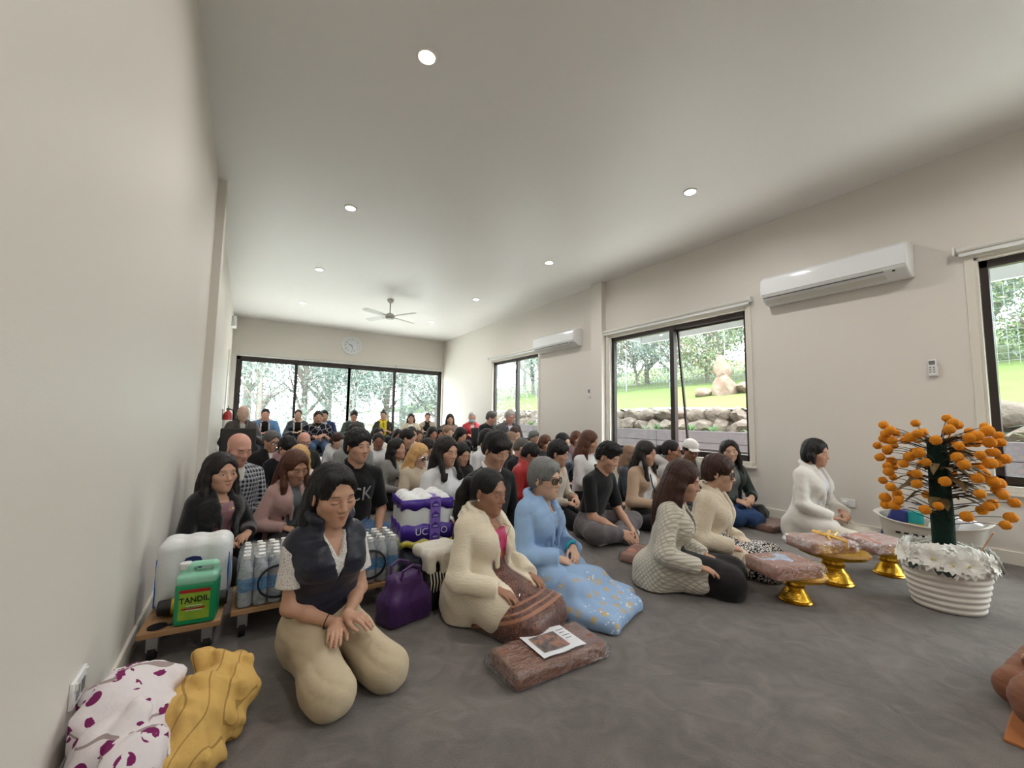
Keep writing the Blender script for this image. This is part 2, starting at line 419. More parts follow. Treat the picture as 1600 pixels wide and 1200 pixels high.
# wall controls
r = empty('remote_control', (XR, 1.0, 1.50), 0, 'white handheld remote in its cradle on the right wall', 'remote control')
G().span((-.022, -.03, -.02), (0, .03, .07)).build('cradle', M_white, r, bevel=.005)
G().span((-.034, -.026, -.015), (-.010, .026, .13)).build('handset', M_white, r, bevel=.006)
G().span((-.036, -.02, .085), (-.034, .02, .118)).build('display', M_grey, r)
for q in range(6): G().box((-.035, -.012 + .024 * (q % 2), .06 - .02 * (q // 2)), (.004, .012, .009)).build('button', M_grey, r)
r = empty('wall_controller', (XR, 5.29, 1.54), 0, 'small white wall controller beside the right-hand column', 'wall controller')
G().span((-.02, -.035, -.085), (0, .035, .085)).build('housing', M_white, r, bevel=.006); G().span((-.022, -.02, -.01), (-.02, .02, .05)).build('display', M_grey, r)
r = empty('light_switch', (XL, 6.1, 1.58), 0, 'pale multi-gang light switch plate beyond the left column', 'light switch')
G().span((0, -.06, -.09), (.012, .06, .09)).build('plate', M_offwhite, r, bevel=.004)
for q in range(3): G().box((.014, 0, -.05 + .05 * q), (.01, .02, .03)).build('rocker', M_white, r, bevel=.002)
r = empty('emergency_light', (XL, 10.5, 3.03), 0, 'white box-shaped emergency light high on the left wall', 'emergency light')
G().span((0, -.16, -.11), (.085, .16, .11)).build('housing', M_white, r, bevel=.01); G().span((.085, -.13, -.085), (.088, .13, .03)).build('diffuser', M_offwhite, r)
r = empty('power_outlet', (XL, 1.74, .265), 0, 'white double power outlet low on the left wall', 'power outlet')
G().span((0, -.058, -.037), (.011, .058, .037)).build('plate', M_white, r, bevel=.003)
for q in (-1, 1):
    G().box((.013, q * .045, .02), (.006, .012, .02)).build('rocker', M_offwhite, r)
    G().span((.011, q * .022 - .014, -.022), (.0125, q * .022 + .014, .012)).build('socket', M_grey, r)
r = empty('power_outlet', (XR, 1.66, .285), 0, 'white power outlet low on the right wall with a plug in it', 'power outlet')
G().span((-.011, -.058, -.037), (0, .058, .037)).build('plate', M_white, r, bevel=.003)
G().box((-.03, .02, 0), (.04, .035, .035)).build('plug', M_white, r, bevel=.005)

# fire extinguisher hung on the left wall
r = empty('fire_extinguisher', (XL + .085, 9.32, .66), 0, 'red fire extinguisher on the left wall near the back door', 'fire extinguisher')
M_red = simple('red_enamel', lin(170, 20, 24), .3, .5, coat=.4)
G().lathe([(0, 0), (.06, 0), (.072, .012), (.074, .05), (.074, .36), (.065, .42), (.035, .455), (.024, .47), (.024, .49), (0, .49)], 28).build('cylinder', M_red, r)
G().span((-.03, -.018, .485), (.03, .018, .515)).build('valve', M_dark, r, bevel=.003)
G().tube([(.0, 0, .52), (0, -.06, .55), (0, -.11, .545)], .008, 8).tube([(0, 0, .51), (0, -.06, .52), (0, -.1, .505)], .007, 8).build('lever', M_dark, r)
G().tube([(.03, .0, .50), (.075, .03, .48), (.09, .05, .38), (.088, .06, .16)], [.011, .011, .011, .016], 10).build('hose', M_black, r)
G().lathe([(.0752, .13), (.0752, .30)], 28).build('label_sleeve', simple('extinguisher_label', lin(225, 222, 214), .5), r)
G().span((-.085, -.03, .30), (-.07, .03, .5)).build('bracket', M_grey, r)
# ------------------------------------------------------------------ outside
rng = random.Random(7); nrg = np.random.default_rng(11)
def ground_mat(name, a, b, sc, bump=.3):
    t = NT(name); v = t.coord('Object'); t.set(col=t.mix(t.noise(v, sc, 5, .6), a, b), rough=.95, spec=.1); t.bump(t.noise(v, sc * 6, 3), bump, .02); return t.m
M_lawn = ground_mat('lawn', (.055, .085, .022, 1), (.095, .13, .042, 1), 1.3)
M_conc = ground_mat('pale_concrete', lin(214, 210, 200), lin(228, 224, 214), .8, .1)
M_earth = ground_mat('leaf_litter', (.10, .085, .06, 1), (.17, .145, .11, 1), 1.6)
M_timber = NT('weathered_sleeper'); v = M_timber.coord('Object', (3, .6, 12))
M_timber = M_timber.set(col=M_timber.mix(M_timber.noise(v, 3, 5), (.07, .06, .063, 1), (.105, .09, .095, 1)), rough=.85, spec=.2).m
M_rock = NT('garden_rock'); v = M_rock.coord('Object')
M_rock.set(col=M_rock.ramp(M_rock.noise(v, 2.6, 6, .65), [(.3, (.045, .036, .029, 1)), (.5, (.10, .082, .066, 1)), (.68, (.16, .132, .108, 1))]), rough=.9, spec=.15)
M_rock.bump(M_rock.noise(v, 9, 5), .8, .05); M_rock = M_rock.m
M_sand = NT('sandstone'); v = M_sand.coord('Object')
M_sand.set(col=M_sand.ramp(M_sand.noise(v, 2.2, 5, .6), [(.3, (.10, .065, .045, 1)), (.5, (.14, .10, .075, 1)), (.7, (.19, .15, .12, 1))]), rough=.9, spec=.15)
M_sand.bump(M_sand.noise(v, 7, 5), .7, .05); M_sand = M_sand.m
M_steel = simple('galvanised_steel', lin(120, 124, 126), .45, .5, .6)

def sheet(name, xs, ys, zf, m, solid=True):
    g = G(); n = len(ys)
    vs = [(x, y, zf(x, y)) for x in xs for y in ys]; fs = [(i * n + j, i * n + j + 1, (i + 1) * n + j + 1, (i + 1) * n + j) for i in range(len(xs) - 1) for j in range(n - 1)]
    g.add(vs, fs); return st(name, g, m, smooth=60)
def fr(a, b, n): return [a + (b - a) * i / n for i in range(n + 1)]
# back: pale concrete apron, then bush floor
st('paving_back', G().span((-14, YB + .16, -.12), (XR + 2.1, 17.4, -.03)), M_conc)
sheet('ground_back', fr(-26, 26, 26), fr(17.3, 44, 14), lambda x, y: -.05 + .02 * (y - 17.3) + .1 * math.sin(x * .7 + y * .4), M_earth)
# right: paved strip, sleeper retaining wall, planted strip, dry stone wall, lawn slope
st('paving_right', G().span((XR + .16, -12, -.12), (7.2, YB + .16, -.03)), M_conc)
r = empty('sleeper_wall', (7.2, 4, 0), 0, 'low retaining wall of weathered purple-grey timber sleepers outside the windows', 'retaining wall', kind=None)
for k in range(4):
    for y0 in (-12, -7.6, -3.2, 1.2, 5.6, 10.0, 14.4):
        G().span((0, y0 - 4 + .004, k * .222 + .002), (.09, y0 + .4 - .004, k * .222 + .216)).build('sleeper', M_timber, r, bevel=.006)
sheet('garden_bed', fr(7.29, 8.5, 4), fr(-12, 18, 30), lambda x, y: .84 + .03 * math.sin(y * 3), M_earth)
def zl(x, y): return 1.34 + (x - 8.5) * .20 + .05 * math.sin(y * .9 + x)
sheet('lawn', fr(8.5, 30, 20), fr(-14, 40, 40), zl, M_lawn)

st('garden_bank', G().span((8.56, -12, .4), (8.72, 18, 1.33)), M_earth)
st('garden_fill', G().span((7.295, -12, -.1), (7.36, 18, .835)), M_earth)
def rock(c, s, seed, rot=None):
    bm = bmesh.new(); bmesh.ops.create_icosphere(bm, subdivisions=3, radius=1); q = np.random.default_rng(seed)
    k = q.normal(size=(9, 3)); k /= np.linalg.norm(k, axis=1)[:, None]; off = q.uniform(.55, .9, 9)
    g = G(); vs = []
    for v_ in bm.verts:
        d = np.array(v_.co); r_ = 1.0
        for kk, oo in zip(k, off):
            t = d @ kk
            if t > 1e-3: r_ = min(r_, oo / t)
        d = d * r_ * (1 + .03 * math.sin(9 * d[0] + seed) * math.sin(8 * d[1]))
        vs.append(Vector((d[0] * s[0], d[1] * s[1], d[2] * s[2])))
    if rot: R = Matrix.Rotation(rot, 3, 'Z'); vs = [R @ x for x in vs]
    g.add([x + Vector(c) for x in vs], [[v_.index for v_ in f.verts] for f in bm.faces]); bm.free(); return g
# dry stone wall: countable stones, each its own object
stones = []
for row in range(2):
    y = -4.0 + row * .2
    while y < 13.5:
        w = rng.uniform(.34, .62); stones.append((y + w / 2, row, w)); y += w * .92
for i, (y, row, w) in enumerate(stones):
    o = rock((0, 0, 0), (.26, w * .56, .19 + .04 * rng.random()), i, None).build('wall_stone', M_rock, smooth=30)
    o.location = (8.42 + row * .14, y, .93 + row * .26)
    tag(o, 'grey-brown field stone in the low dry stone wall below the lawn', 'stone', 'stones of the dry stone wall')
# the stacked boulders
for nm, c, s, sd, lb in (('boulder', (11.0, 6.25, 1.98), (.34, .36, .42), 101, 'broad pale boulder at the base of the boulder stack on the lawn'),
                         ('boulder', (11.0, 6.32, 2.55), (.22, .24, .38), 102, 'upright sandstone boulder standing on top of the stack on the lawn'),
                         ('boulder', (11.05, 5.62, 1.95), (.3, .36, .27), 103, 'low sandstone boulder leaning on the right of the stack on the lawn'),
                         ('boulder', (10.85, 6.85, 1.88), (.24, .26, .17), 104, 'small low sandstone boulder left of the stack on the lawn'),
                         ('boulder', (10.7, 5.2, 1.82), (.28, .3, .14), 105, 'flattest sandstone boulder at the right foot of the stack on the lawn')):
    o = rock((0, 0, 0), s, sd).build(nm, M_sand, smooth=30); o.location = c; tag(o, lb, 'boulder', 'boulders stacked on the lawn')

def leafmesh(name, pts, size, mats, parent, aspect=3.4, droop=.0, seed=0):
    q = np.random.default_rng(seed); n = len(pts); L = size * q.uniform(.6, 1.3, n); Wd = L / aspect
    d = q.normal(size=(n, 3)); d[:, 2] -= droop; d /= np.linalg.norm(d, axis=1)[:, None]
    e = np.cross(d, q.normal(size=(n, 3))); e /= np.linalg.norm(e, axis=1)[:, None]
    a = pts - d * L[:, None] / 2; b = pts + d * L[:, None] / 2; m_ = pts + 0 * d
    V = np.stack([a, m_ + e * Wd[:, None] / 2, b, m_ - e * Wd[:, None] / 2], 1).reshape(-1, 3)
    me = bpy.data.meshes.new(name); me.vertices.add(4 * n); me.vertices.foreach_set('co', V.astype(np.float32).ravel())
    me.loops.add(4 * n); me.loops.foreach_set('vertex_index', np.arange(4 * n, dtype=np.int32))
    me.polygons.add(n); me.polygons.foreach_set('loop_start', np.arange(0, 4 * n, 4, dtype=np.int32))
    me.polygons.foreach_set('loop_total', np.full(n, 4, np.int32))
    for m in mats: me.materials.append(m)
    if len(mats) > 1: me.polygons.foreach_set('material_index', q.integers(0, len(mats), n).astype(np.int32))
    me.update(); me.validate()
    o = bpy.data.objects.new(name, me); COL.objects.link(o); o.parent = parent; return o
def leaf_mat(name, c):
    t = NT(name); t.set(col=c, rough=.6, spec=.3); tr = t.n('ShaderNodeBsdfTranslucent'); tr.inputs[0].default_value = c
    mx = t.n('ShaderNodeMixShader'); mx.inputs[0].default_value = .5
    t.t.links.new(t.b.outputs[0], mx.inputs[1]); t.t.links.new(tr.outputs[0], mx.inputs[2]); t.t.links.new(mx.outputs[0], t.out.inputs[0]); return t.m
LV = dict(gum=[leaf_mat('gum_leaf', (0.211, 0.260, 0.229, 1)), leaf_mat('grey_gum_leaf', (0.285, 0.322, 0.298, 1)), leaf_mat('deep_gum_leaf', (0.136, 0.186, 0.149, 1))],
          green=[leaf_mat('green_leaf', (0.174, 0.236, 0.112, 1)), leaf_mat('lime_leaf', (0.248, 0.285, 0.161, 1)), leaf_mat('mid_leaf', (0.124, 0.174, 0.099, 1))],
          rust=[leaf_mat('rust_leaf', (0.223, 0.161, 0.099, 1)), leaf_mat('gum_leaf_pale', (0.211, 0.248, 0.211, 1)), leaf_mat('olive_leaf', (0.136, 0.161, 0.087, 1))])
M_bark = NT('pale_gum_bark'); v = M_bark.coord('Object', (1, 1, .3))
M_bark.set(col=M_bark.mix(M_bark.noise(v, 6, 5), (.12, .105, .09, 1), (.24, .21, .185, 1)), rough=.9, spec=.1); M_bark = M_bark.m

def tree(x, y, z0, H, R, n, kind, label, name='gum_tree', group=None, low=.25, lean=0.0, seed=0, leaf=.2, tk=.075):
    q = np.random.default_rng(seed); r = empty(name, (x, y, z0), 0, label, 'tree', group)
    g = G(); tips = []
    top = Vector((lean * H * .3, q.uniform(-.3, .3), H * .55))
    g.tube([(0, 0, -.3), top * .35 + Vector((q.uniform(-.1, .1), 0, 0)), top * .7, top], [R * tk, R * tk * .83, R * tk * .66, R * tk * .4], 8)
    for k in range(9):
        t = q.uniform(.18, .95); a = q.uniform(0, 6.28); s = top * t
        e = s + Vector((math.cos(a) * R * q.uniform(.4, .9), math.sin(a) * R * q.uniform(.4, .9), H * q.uniform(.12, .40)))
        m_ = (s + e) / 2 + Vector((q.uniform(-.2, .2), q.uniform(-.2, .2), q.uniform(-.1, .3)))
        g.tube([s, m_, e], [R * .036, R * .026, R * .010], 6); tips += [m_, e]
        for _ in range(2):
            e2 = m_ + Vector((q.uniform(-.6, .6) * R, q.uniform(-.6, .6) * R, H * q.uniform(.0, .22))); g.tube([m_, e2], [R * .016, R * .006], 5); tips.append(e2)
    g.build('trunk', M_bark, r, smooth=60)
    P = []
    tips = np.array([list(t) for t in tips]); ncl = 34
    for k in range(ncl):
        if k % 2: c = tips[q.integers(len(tips))]
        else:
            a = q.uniform(0, 6.28); rr = R * math.sqrt(q.uniform(0, 1)); c = np.array([math.cos(a) * rr, math.sin(a) * rr, H * q.uniform(low, 1.0)])
        P.append(c + q.normal(size=(n // ncl, 3)) * np.array([R * .2, R * .2, H * .07]))
    P = np.concatenate(P); P = P[P[:, 2] > .1]
    leafmesh('foliage', P, leaf, LV[kind], r, droop=.5, seed=seed + 1); return r
# gum trees behind the back glass
bt = [(-5.5, 20, 7, 2.4), (-3.3, 18.6, 6.2, 1.9), (-1.4, 21, 8, 2.4), (.4, 19.2, 7.0, 2.0), (2.2, 20.8, 7.5, 2.2), (3.9, 19.0, 6.4, 1.9), (5.9, 20.6, 7.5, 2.4), (8.0, 19.2, 6.5, 2.2),
      (-4, 26, 10, 3.2), (0, 27, 11, 3.4), (4, 26, 10.5, 3.2), (8.5, 26, 10, 3.4), (12, 23, 9, 3), (-8, 24, 9, 3)]
for i, (x, y, H, R) in enumerate(bt):
    tree(x, y, .0, H, R, 9000, 'gum', 'pale grey-green gum tree in the bush behind the back glass doors', group='gum trees behind the back glass doors', low=.06, seed=20 + i, leaf=.17)
# trees and shrubs beyond the lawn on the right
rt = [(15.5, 12.5, 6, 2.2, 'gum'), (15.2, 9.4, 5.6, 2.0, 'rust'), (16.5, 7.2, 6.8, 2.4, 'gum'), (16.0, 4.6, 6.8, 2.4, 'green'), (14.6, 15.8, 6, 2.2, 'gum'), (15.6, 2.2, 6, 2.2, 'green'),
      (14.4, 20, 7, 2.6, 'gum'), (18, 11, 9, 3, 'gum'), (19, 6, 9.5, 3.2, 'green'), (18.5, 1, 8, 3, 'gum'), (16.5, 24, 8, 3, 'gum'), (17, -1.8, 5.5, 2.2, 'gum')]
nm = {'gum': 'grey-green gum tree beyond the lawn outside the right-hand windows', 'green': 'bright green leafy tree beyond the lawn outside the right-hand windows', 'rust': 'rust-tinged leafy tree beyond the lawn outside the big window'}
for i, (x, y, H, R, k) in enumerate(rt):
    tree(x, y, zl(x, y) - .1, H, R * 1.25, 11000, k, nm[k], 'leafy_tree' if k != 'gum' else 'gum_tree', 'trees beyond the lawn', low=.02, seed=60 + i, leaf=.16, tk=.04)
for i in range(11):
    y = -1.5 + i * 2.0 + rng.uniform(-.4, .4); x = 14.3 + rng.uniform(-.3, .5)
    tree(x, y, zl(x, y) - .1, rng.uniform(2.6, 3.8), 1.5, 6500, ('gum', 'green', 'gum', 'rust')[i % 4], 'low leafy shrub behind the wire fence at the top of the lawn', 'garden_shrub', 'shrubs behind the wire fence', low=.0, seed=140 + i, leaf=.13, tk=.03)
# strap-leaf plants on the bed
M_strap = leaf_mat('strap_leaf', (0.050, 0.099, 0.031, 1)); M_strap2 = leaf_mat('pale_strap_leaf', (0.112, 0.143, 0.087, 1))
def strap_plant(x, y, z, s, seed, m, label):
    q = np.random.default_rng(seed); g = G()
    for k in range(26):
        a = q.uniform(0, 6.28); L = s * q.uniform(.6, 1.1); el = q.uniform(.5, 1.35); w = .016 * s / .4
        d = Vector((math.cos(a), math.sin(a), 0)); sd = Vector((-d.y, d.x, 0)); pts = []
        for j in range(6):
            t = j / 5; pts.append(d * (L * t * math.cos(el) + .25 * L * t * t) + Vector((0, 0, L * (t * math.sin(el) - .55 * t * t))))
        vs = []
        for j, p_ in enumerate(pts):
            ww = w * (1 - (j / 5) ** 2 * .95); vs += [p_ + sd * ww, p_ - sd * ww]
        g.add(vs, [(2 * j, 2 * j + 1, 2 * j + 3, 2 * j + 2) for j in range(5)])
    o = g.build('strap_leaf_plant', m, smooth=80); o.location = (x, y, z); return tag(o, label, 'plant', 'strap-leaf plants along the sleeper wall')
for i in range(22):
    y = -2.2 + i * .62 + rng.uniform(-.2, .2)
    strap_plant(7.75 + rng.uniform(-.22, .25), y, .83, rng.uniform(.3, .5), i, M_strap if rng.random() > .3 else M_strap2, 'clump of green strap leaves planted along the top of the sleeper wall')
strap_plant(7.7, .1, .84, 1.0, 99, M_strap2, 'tall spiky strap-leaf plant behind the orange flower tree, outside the near window')
# fence beyond the lawn
for i in range(12):
    y = -3 + i * 2.1; o = G().cyl((0, 0, -.2), (0, 0, 1.75), .025, n=10).build('fence_post', M_steel); o.location = (13.2, y, zl(13.2, y)); tag(o, 'thin grey steel fence post standing at the top of the lawn', 'fence post', 'wire fence posts on the lawn')
t = NT('wire_netting'); v = t.coord('Object', (1, 1, 1), (math.radians(45), 0, 0))
g = G()
for k in range(11):
    for y0 in fr(-3, 18, 10): g.tube([(13.2, y0, zl(13.2, y0) + .1 + k * .16), (13.2, y0 + 2.1, zl(13.2, y0 + 2.1) + .1 + k * .16)], .004, 4, caps=False)
for k in range(141):
    y0 = -3 + k * .15; g.tube([(13.2, y0, zl(13.2, y0)), (13.2, y0, zl(13.2, y0) + 1.72)], .003, 4, caps=False)
tag(g.build('wire_fence', M_steel, smooth=80), 'fine wire netting fence strung along the top of the lawn', 'fence')
# eaves over the right-hand windows
M_eave = simple('eave_paint', lin(196, 198, 200), .6, .3)
st('roof_overhang', G().span((XR + .16, -12, 2.70), (6.05, 5.0, 2.78)), M_eave)
st('fascia_beam', G().span((6.0, -12, 2.46), (6.05, 5.0, 2.70)), M_eave)
st('fascia_end', G().span((XR + .16, 4.97, 2.50), (6.05, 5.03, 2.70)), M_eave)
st('roof_overhang_far', G().span((XR + .16, 5.03, 2.95), (5.8, 14, 3.0)), M_eave)
# ------------------------------------------------------------------ implicit-surface modelling (bodies, hair, clothing, soft goods)
f32 = np.float32
def A3(*v): return np.array(v, float)
def unit(v):
    v = np.asarray(v, float); return v / max(np.linalg.norm(v), 1e-9)
def rotm(yaw=0, pitch=0, roll=0):
    """yaw turns to the right, pitch nods down, roll tips to the right; columns = right, forward, up"""
    y, p, r = np.radians([-yaw, -pitch, roll])
    Z = np.array([[math.cos(y), -math.sin(y), 0], [math.sin(y), math.cos(y), 0], [0, 0, 1]])
    X = np.array([[1, 0, 0], [0, math.cos(p), -math.sin(p)], [0, math.sin(p), math.cos(p)]])
    Y = np.array([[math.cos(r), 0, math.sin(r)], [0, 1, 0], [-math.sin(r), 0, math.cos(r)]])
    return Z @ X @ Y

class Fr:
    """a local frame: origin, rotation, uniform scale, extra axis squash"""
    def __init__(s, o=(0, 0, 0), R=None, k=1.0, sq=(1, 1, 1)):
        s.o = np.asarray(o, float); s.R = np.eye(3) if R is None else np.asarray(R, float); s.k = k; s.sq = np.asarray(sq, float)
    def loc(s, x, y, z):
        x = x - s.o[0]; y = y - s.o[1]; z = z - s.o[2]; R = s.R; q = s.k * s.sq
        return ((x * R[0, 0] + y * R[1, 0] + z * R[2, 0]) / q[0], (x * R[0, 1] + y * R[1, 1] + z * R[2, 1]) / q[1], (x * R[0, 2] + y * R[1, 2] + z * R[2, 2]) / q[2])
    def pt(s, p): return s.o + s.R @ (np.asarray(p, float) * s.k * s.sq)
    def m(s): return s.k * float(s.sq.min())
    def ext(s): return s.k * float(s.sq.max())
ID = Fr()

class Sdf:
    def __init__(s): s.p = []; s.disp = None; s.floor = None; s.segs = []
    def _put(s, fn, lo, hi, k, op): s.p.append((fn, np.asarray(lo, float), np.asarray(hi, float), k, op)); return s
    def rc(s, a, b, ra, rb=None, k=.02, op='U', fr=ID):
        rb = ra if rb is None else rb; a = np.asarray(a, float); b = np.asarray(b, float); d = b - a; L = max(float(d @ d), 1e-9); m = fr.m()
        def fn(x, y, z):
            if fr is not ID: x, y, z = fr.loc(x, y, z)
            px = x - a[0]; py = y - a[1]; pz = z - a[2]
            t = np.clip((px * d[0] + py * d[1] + pz * d[2]) / L, 0, 1)
            return (np.sqrt((px - t * d[0]) ** 2 + (py - t * d[1]) ** 2 + (pz - t * d[2]) ** 2) - (ra + (rb - ra) * t)) * m
        pa, pb = fr.pt(a), fr.pt(b); e = fr.ext(); r = np.maximum(ra, rb) * e
        return s._put(fn, np.minimum(pa, pb) - r, np.maximum(pa, pb) + r, k, op)
    def chain(s, pts, rad, **kw):
        for i in range(len(pts) - 1): s.rc(pts[i], pts[i + 1], rad[i], rad[i + 1], **kw)
        return s
    def el(s, c, r, k=.02, op='U', fr=ID):
        c = np.asarray(c, float); r = np.asarray(r, float); m = fr.m()
        def fn(x, y, z):
            if fr is not ID: x, y, z = fr.loc(x, y, z)
            u = (x - c[0]) / r[0]; v = (y - c[1]) / r[1]; w = (z - c[2]) / r[2]
            k0 = np.sqrt(u * u + v * v + w * w); k1 = np.sqrt((u / r[0]) ** 2 + (v / r[1]) ** 2 + (w / r[2]) ** 2)
            return k0 * (k0 - 1) / np.maximum(k1, 1e-6) * m
        pc = fr.pt(c); e = np.abs(fr.R) @ (r * fr.k * fr.sq)
        return s._put(fn, pc - e, pc + e, k, op)
    def box(s, c, h, r=.01, k=.01, op='U', fr=ID):
        c = np.asarray(c, float); h = np.asarray(h, float); m = fr.m()
        def fn(x, y, z):
            if fr is not ID: x, y, z = fr.loc(x, y, z)
            qx = abs(x - c[0]) - h[0] + r; qy = abs(y - c[1]) - h[1] + r; qz = abs(z - c[2]) - h[2] + r
            return (np.sqrt(np.maximum(qx, 0) ** 2 + np.maximum(qy, 0) ** 2 + np.maximum(qz, 0) ** 2) + np.minimum(np.maximum(np.maximum(qx, qy), qz), 0) - r) * m
        pc = fr.pt(c); e = np.abs(fr.R) @ (h * fr.k * fr.sq)
        return s._put(fn, pc - e, pc + e, k, op)
    def wedge(s, fr, gap, y0, zlo, zhi, k=.006):
        """opens a garment down the front: removes |x| < gap(z) ahead of y0, in the frame fr"""
        zs_, gs_ = zip(*gap)
        def fn(x, y, z):
            x, y, z = fr.loc(x, y, z); return np.maximum(np.maximum(np.abs(x) - np.interp(z, zs_, gs_), y0 - y), np.maximum(zlo - z, z - zhi))
        c = fr.pt((0, .2, (zlo + zhi) / 2)); B = A3(.45, .75, .75); return s._put(fn, c - B, c + B, k, 'S')
    def half(s, o, n, k=.006, lo=None, hi=None):
        """removes what lies on the side of o that n points to"""
        o = np.asarray(o, float); n = unit(n)
        def fn(x, y, z): return -((x - o[0]) * n[0] + (y - o[1]) * n[1] + (z - o[2]) * n[2])
        B = A3(9, 9, 9)
        return s._put(fn, -B if lo is None else lo, B if hi is None else hi, k, 'S')
    def new(s, k=.008):
        """what follows is shaped on its own and then joined to what came before with the small blend k"""
        return s._put(None, (0, 0, 0), (0, 0, 0), k, 'N')
    def fine(s, lo, hi, h): s.segs.append((np.asarray(lo, float), np.asarray(hi, float), h)); return s
    def mesh(s, h):
        us = [p for p in s.p if p[4] == 'U']
        lo = np.min([p[1] for p in us], 0) - 2.2 * h; hi = np.max([p[2] for p in us], 0) + 2.2 * h
        if s.floor is not None: lo[2] = max(lo[2], s.floor - 1.5 * h)
        ax = []
        for i in range(3):
            segs = [(a[i], b[i], q) for a, b, q in s.segs]; c = [lo[i]]
            while c[-1] < hi[i]:
                x = c[-1]; st_ = h
                for a, b, q in segs:
                    if a - q <= x <= b: st_ = min(st_, q)
                    elif x < a and x + st_ > a: st_ = max(q, min(st_, a - x))
                c.append(x + st_)
            ax.append(np.array(c))
        xs, ys, zs = ax; F = np.full((len(xs), len(ys), len(zs)), .3, f32)
        done = None; kn = .008
        def join(A, B, k):
            r = np.minimum(A, B); hh = np.maximum(k - np.abs(A - B), 0); return r - hh * hh / (4 * k)
        for fn, l, u, k, op in s.p:
            if op == 'N':
                done = F if done is None else join(done, F, kn); kn = k; F = np.full_like(F, .3); continue
            mg = k + 2.6 * h; sl = []
            for c, a, b in zip(ax, l, u):
                i0 = max(np.searchsorted(c, a - mg) - 1, 0); i1 = min(np.searchsorted(c, b + mg) + 1, len(c)); sl.append(slice(i0, i1))
            if any(q.stop - q.start < 1 for q in sl): continue
            d = fn(xs[sl[0]][:, None, None].astype(f32), ys[sl[1]][None, :, None].astype(f32), zs[sl[2]][None, None, :].astype(f32))
            G_ = F[tuple(sl)]
            if op == 'U':
                r = np.minimum(G_, d); hh = np.maximum(k - np.abs(G_ - d), 0); r = r - hh * hh / (4 * k)
            else:
                d = -d; r = np.maximum(G_, d); hh = np.maximum(k - np.abs(G_ - d), 0); r = r + hh * hh / (4 * k)
            F[tuple(sl)] = r
        if done is not None: F = join(done, F, kn)
        if s.disp is not None:
            F = F + s.disp(xs[:, None, None].astype(f32), ys[None, :, None].astype(f32), zs[None, None, :].astype(f32)).astype(f32)
        if s.floor is not None: F = np.maximum(F, (s.floor - zs)[None, None, :].astype(f32))
        F[0] = F[-1] = .3; F[:, 0] = F[:, -1] = .3; F[:, :, 0] = F[:, :, -1] = .3
        return surface_net(F, ax)

def surface_net(F, ax):
    nx, ny, nz = F.shape; S = F < 0; cs = (nx - 1, ny - 1, nz - 1); ncell = cs[0] * cs[1] * cs[2]
    ids, px, py, pz, quads = [], [], [], [], []
    for a in range(3):
        s0 = [slice(None)] * 3; s1 = [slice(None)] * 3; s0[a] = slice(None, -1); s1[a] = slice(1, None)
        A, B = S[tuple(s0)], S[tuple(s1)]; idx = np.nonzero(A != B)
        f0 = F[tuple(s0)][idx]; f1 = F[tuple(s1)][idx]; t = f0 / (f0 - f1)
        P = [ax[j][idx[j]] for j in range(3)]; P[a] = P[a] + t * (ax[a][idx[a] + 1] - ax[a][idx[a]])
        b, c = (a + 1) % 3, (a + 2) % 3; q4 = []
        okall = np.ones(len(t), bool)
        for db, dc in ((-1, -1), (0, -1), (0, 0), (-1, 0)):
            ci = [None] * 3; ci[a] = idx[a]; ci[b] = idx[b] + db; ci[c] = idx[c] + dc
            ok = (ci[b] >= 0) & (ci[b] < cs[b]) & (ci[c] >= 0) & (ci[c] < cs[c]); okall &= ok
            fl = (np.clip(ci[0], 0, cs[0] - 1) * cs[1] + np.clip(ci[1], 0, cs[1] - 1)) * cs[2] + np.clip(ci[2], 0, cs[2] - 1)
            q4.append(fl); ids.append(fl[ok]); px.append(P[0][ok]); py.append(P[1][ok]); pz.append(P[2][ok])
        Q = np.stack(q4, 1)[okall]; ins = A[idx][okall]
        Q[~ins] = Q[~ins][:, ::-1]; quads.append(Q)
    ids = np.concatenate(ids); u, inv = np.unique(ids, return_inverse=True); cnt = np.bincount(inv)
    V = np.stack([np.bincount(inv, np.concatenate(q)) / cnt for q in (px, py, pz)], 1)
    Q = np.concatenate(quads); Q = np.searchsorted(u, Q)
    return V, Q

def mesh_obj(name, V, Q, mats, parent, color=None, hp=None):
    me = bpy.data.meshes.new(name); n = len(Q)
    me.vertices.add(len(V)); me.vertices.foreach_set('co', V.astype(f32).ravel())
    me.loops.add(4 * n); me.loops.foreach_set('vertex_index', Q.astype(np.int32).ravel())
    me.polygons.add(n); me.polygons.foreach_set('loop_start', np.arange(0, 4 * n, 4, dtype=np.int32)); me.polygons.foreach_set('loop_total', np.full(n, 4, np.int32))
    me.polygons.foreach_set('use_smooth', np.ones(n, bool))
    for m in (mats if isinstance(mats, (list, tuple)) else [mats]): me.materials.append(m)
    me.update()
    if hp is not None:
        at = me.attributes.new('hp', 'FLOAT_VECTOR', 'POINT'); at.data.foreach_set('vector', hp.astype(f32).ravel())
    o = bpy.data.objects.new(name, me); COL.objects.link(o); o.parent = parent
    if color is not None: o.color = color
    return o

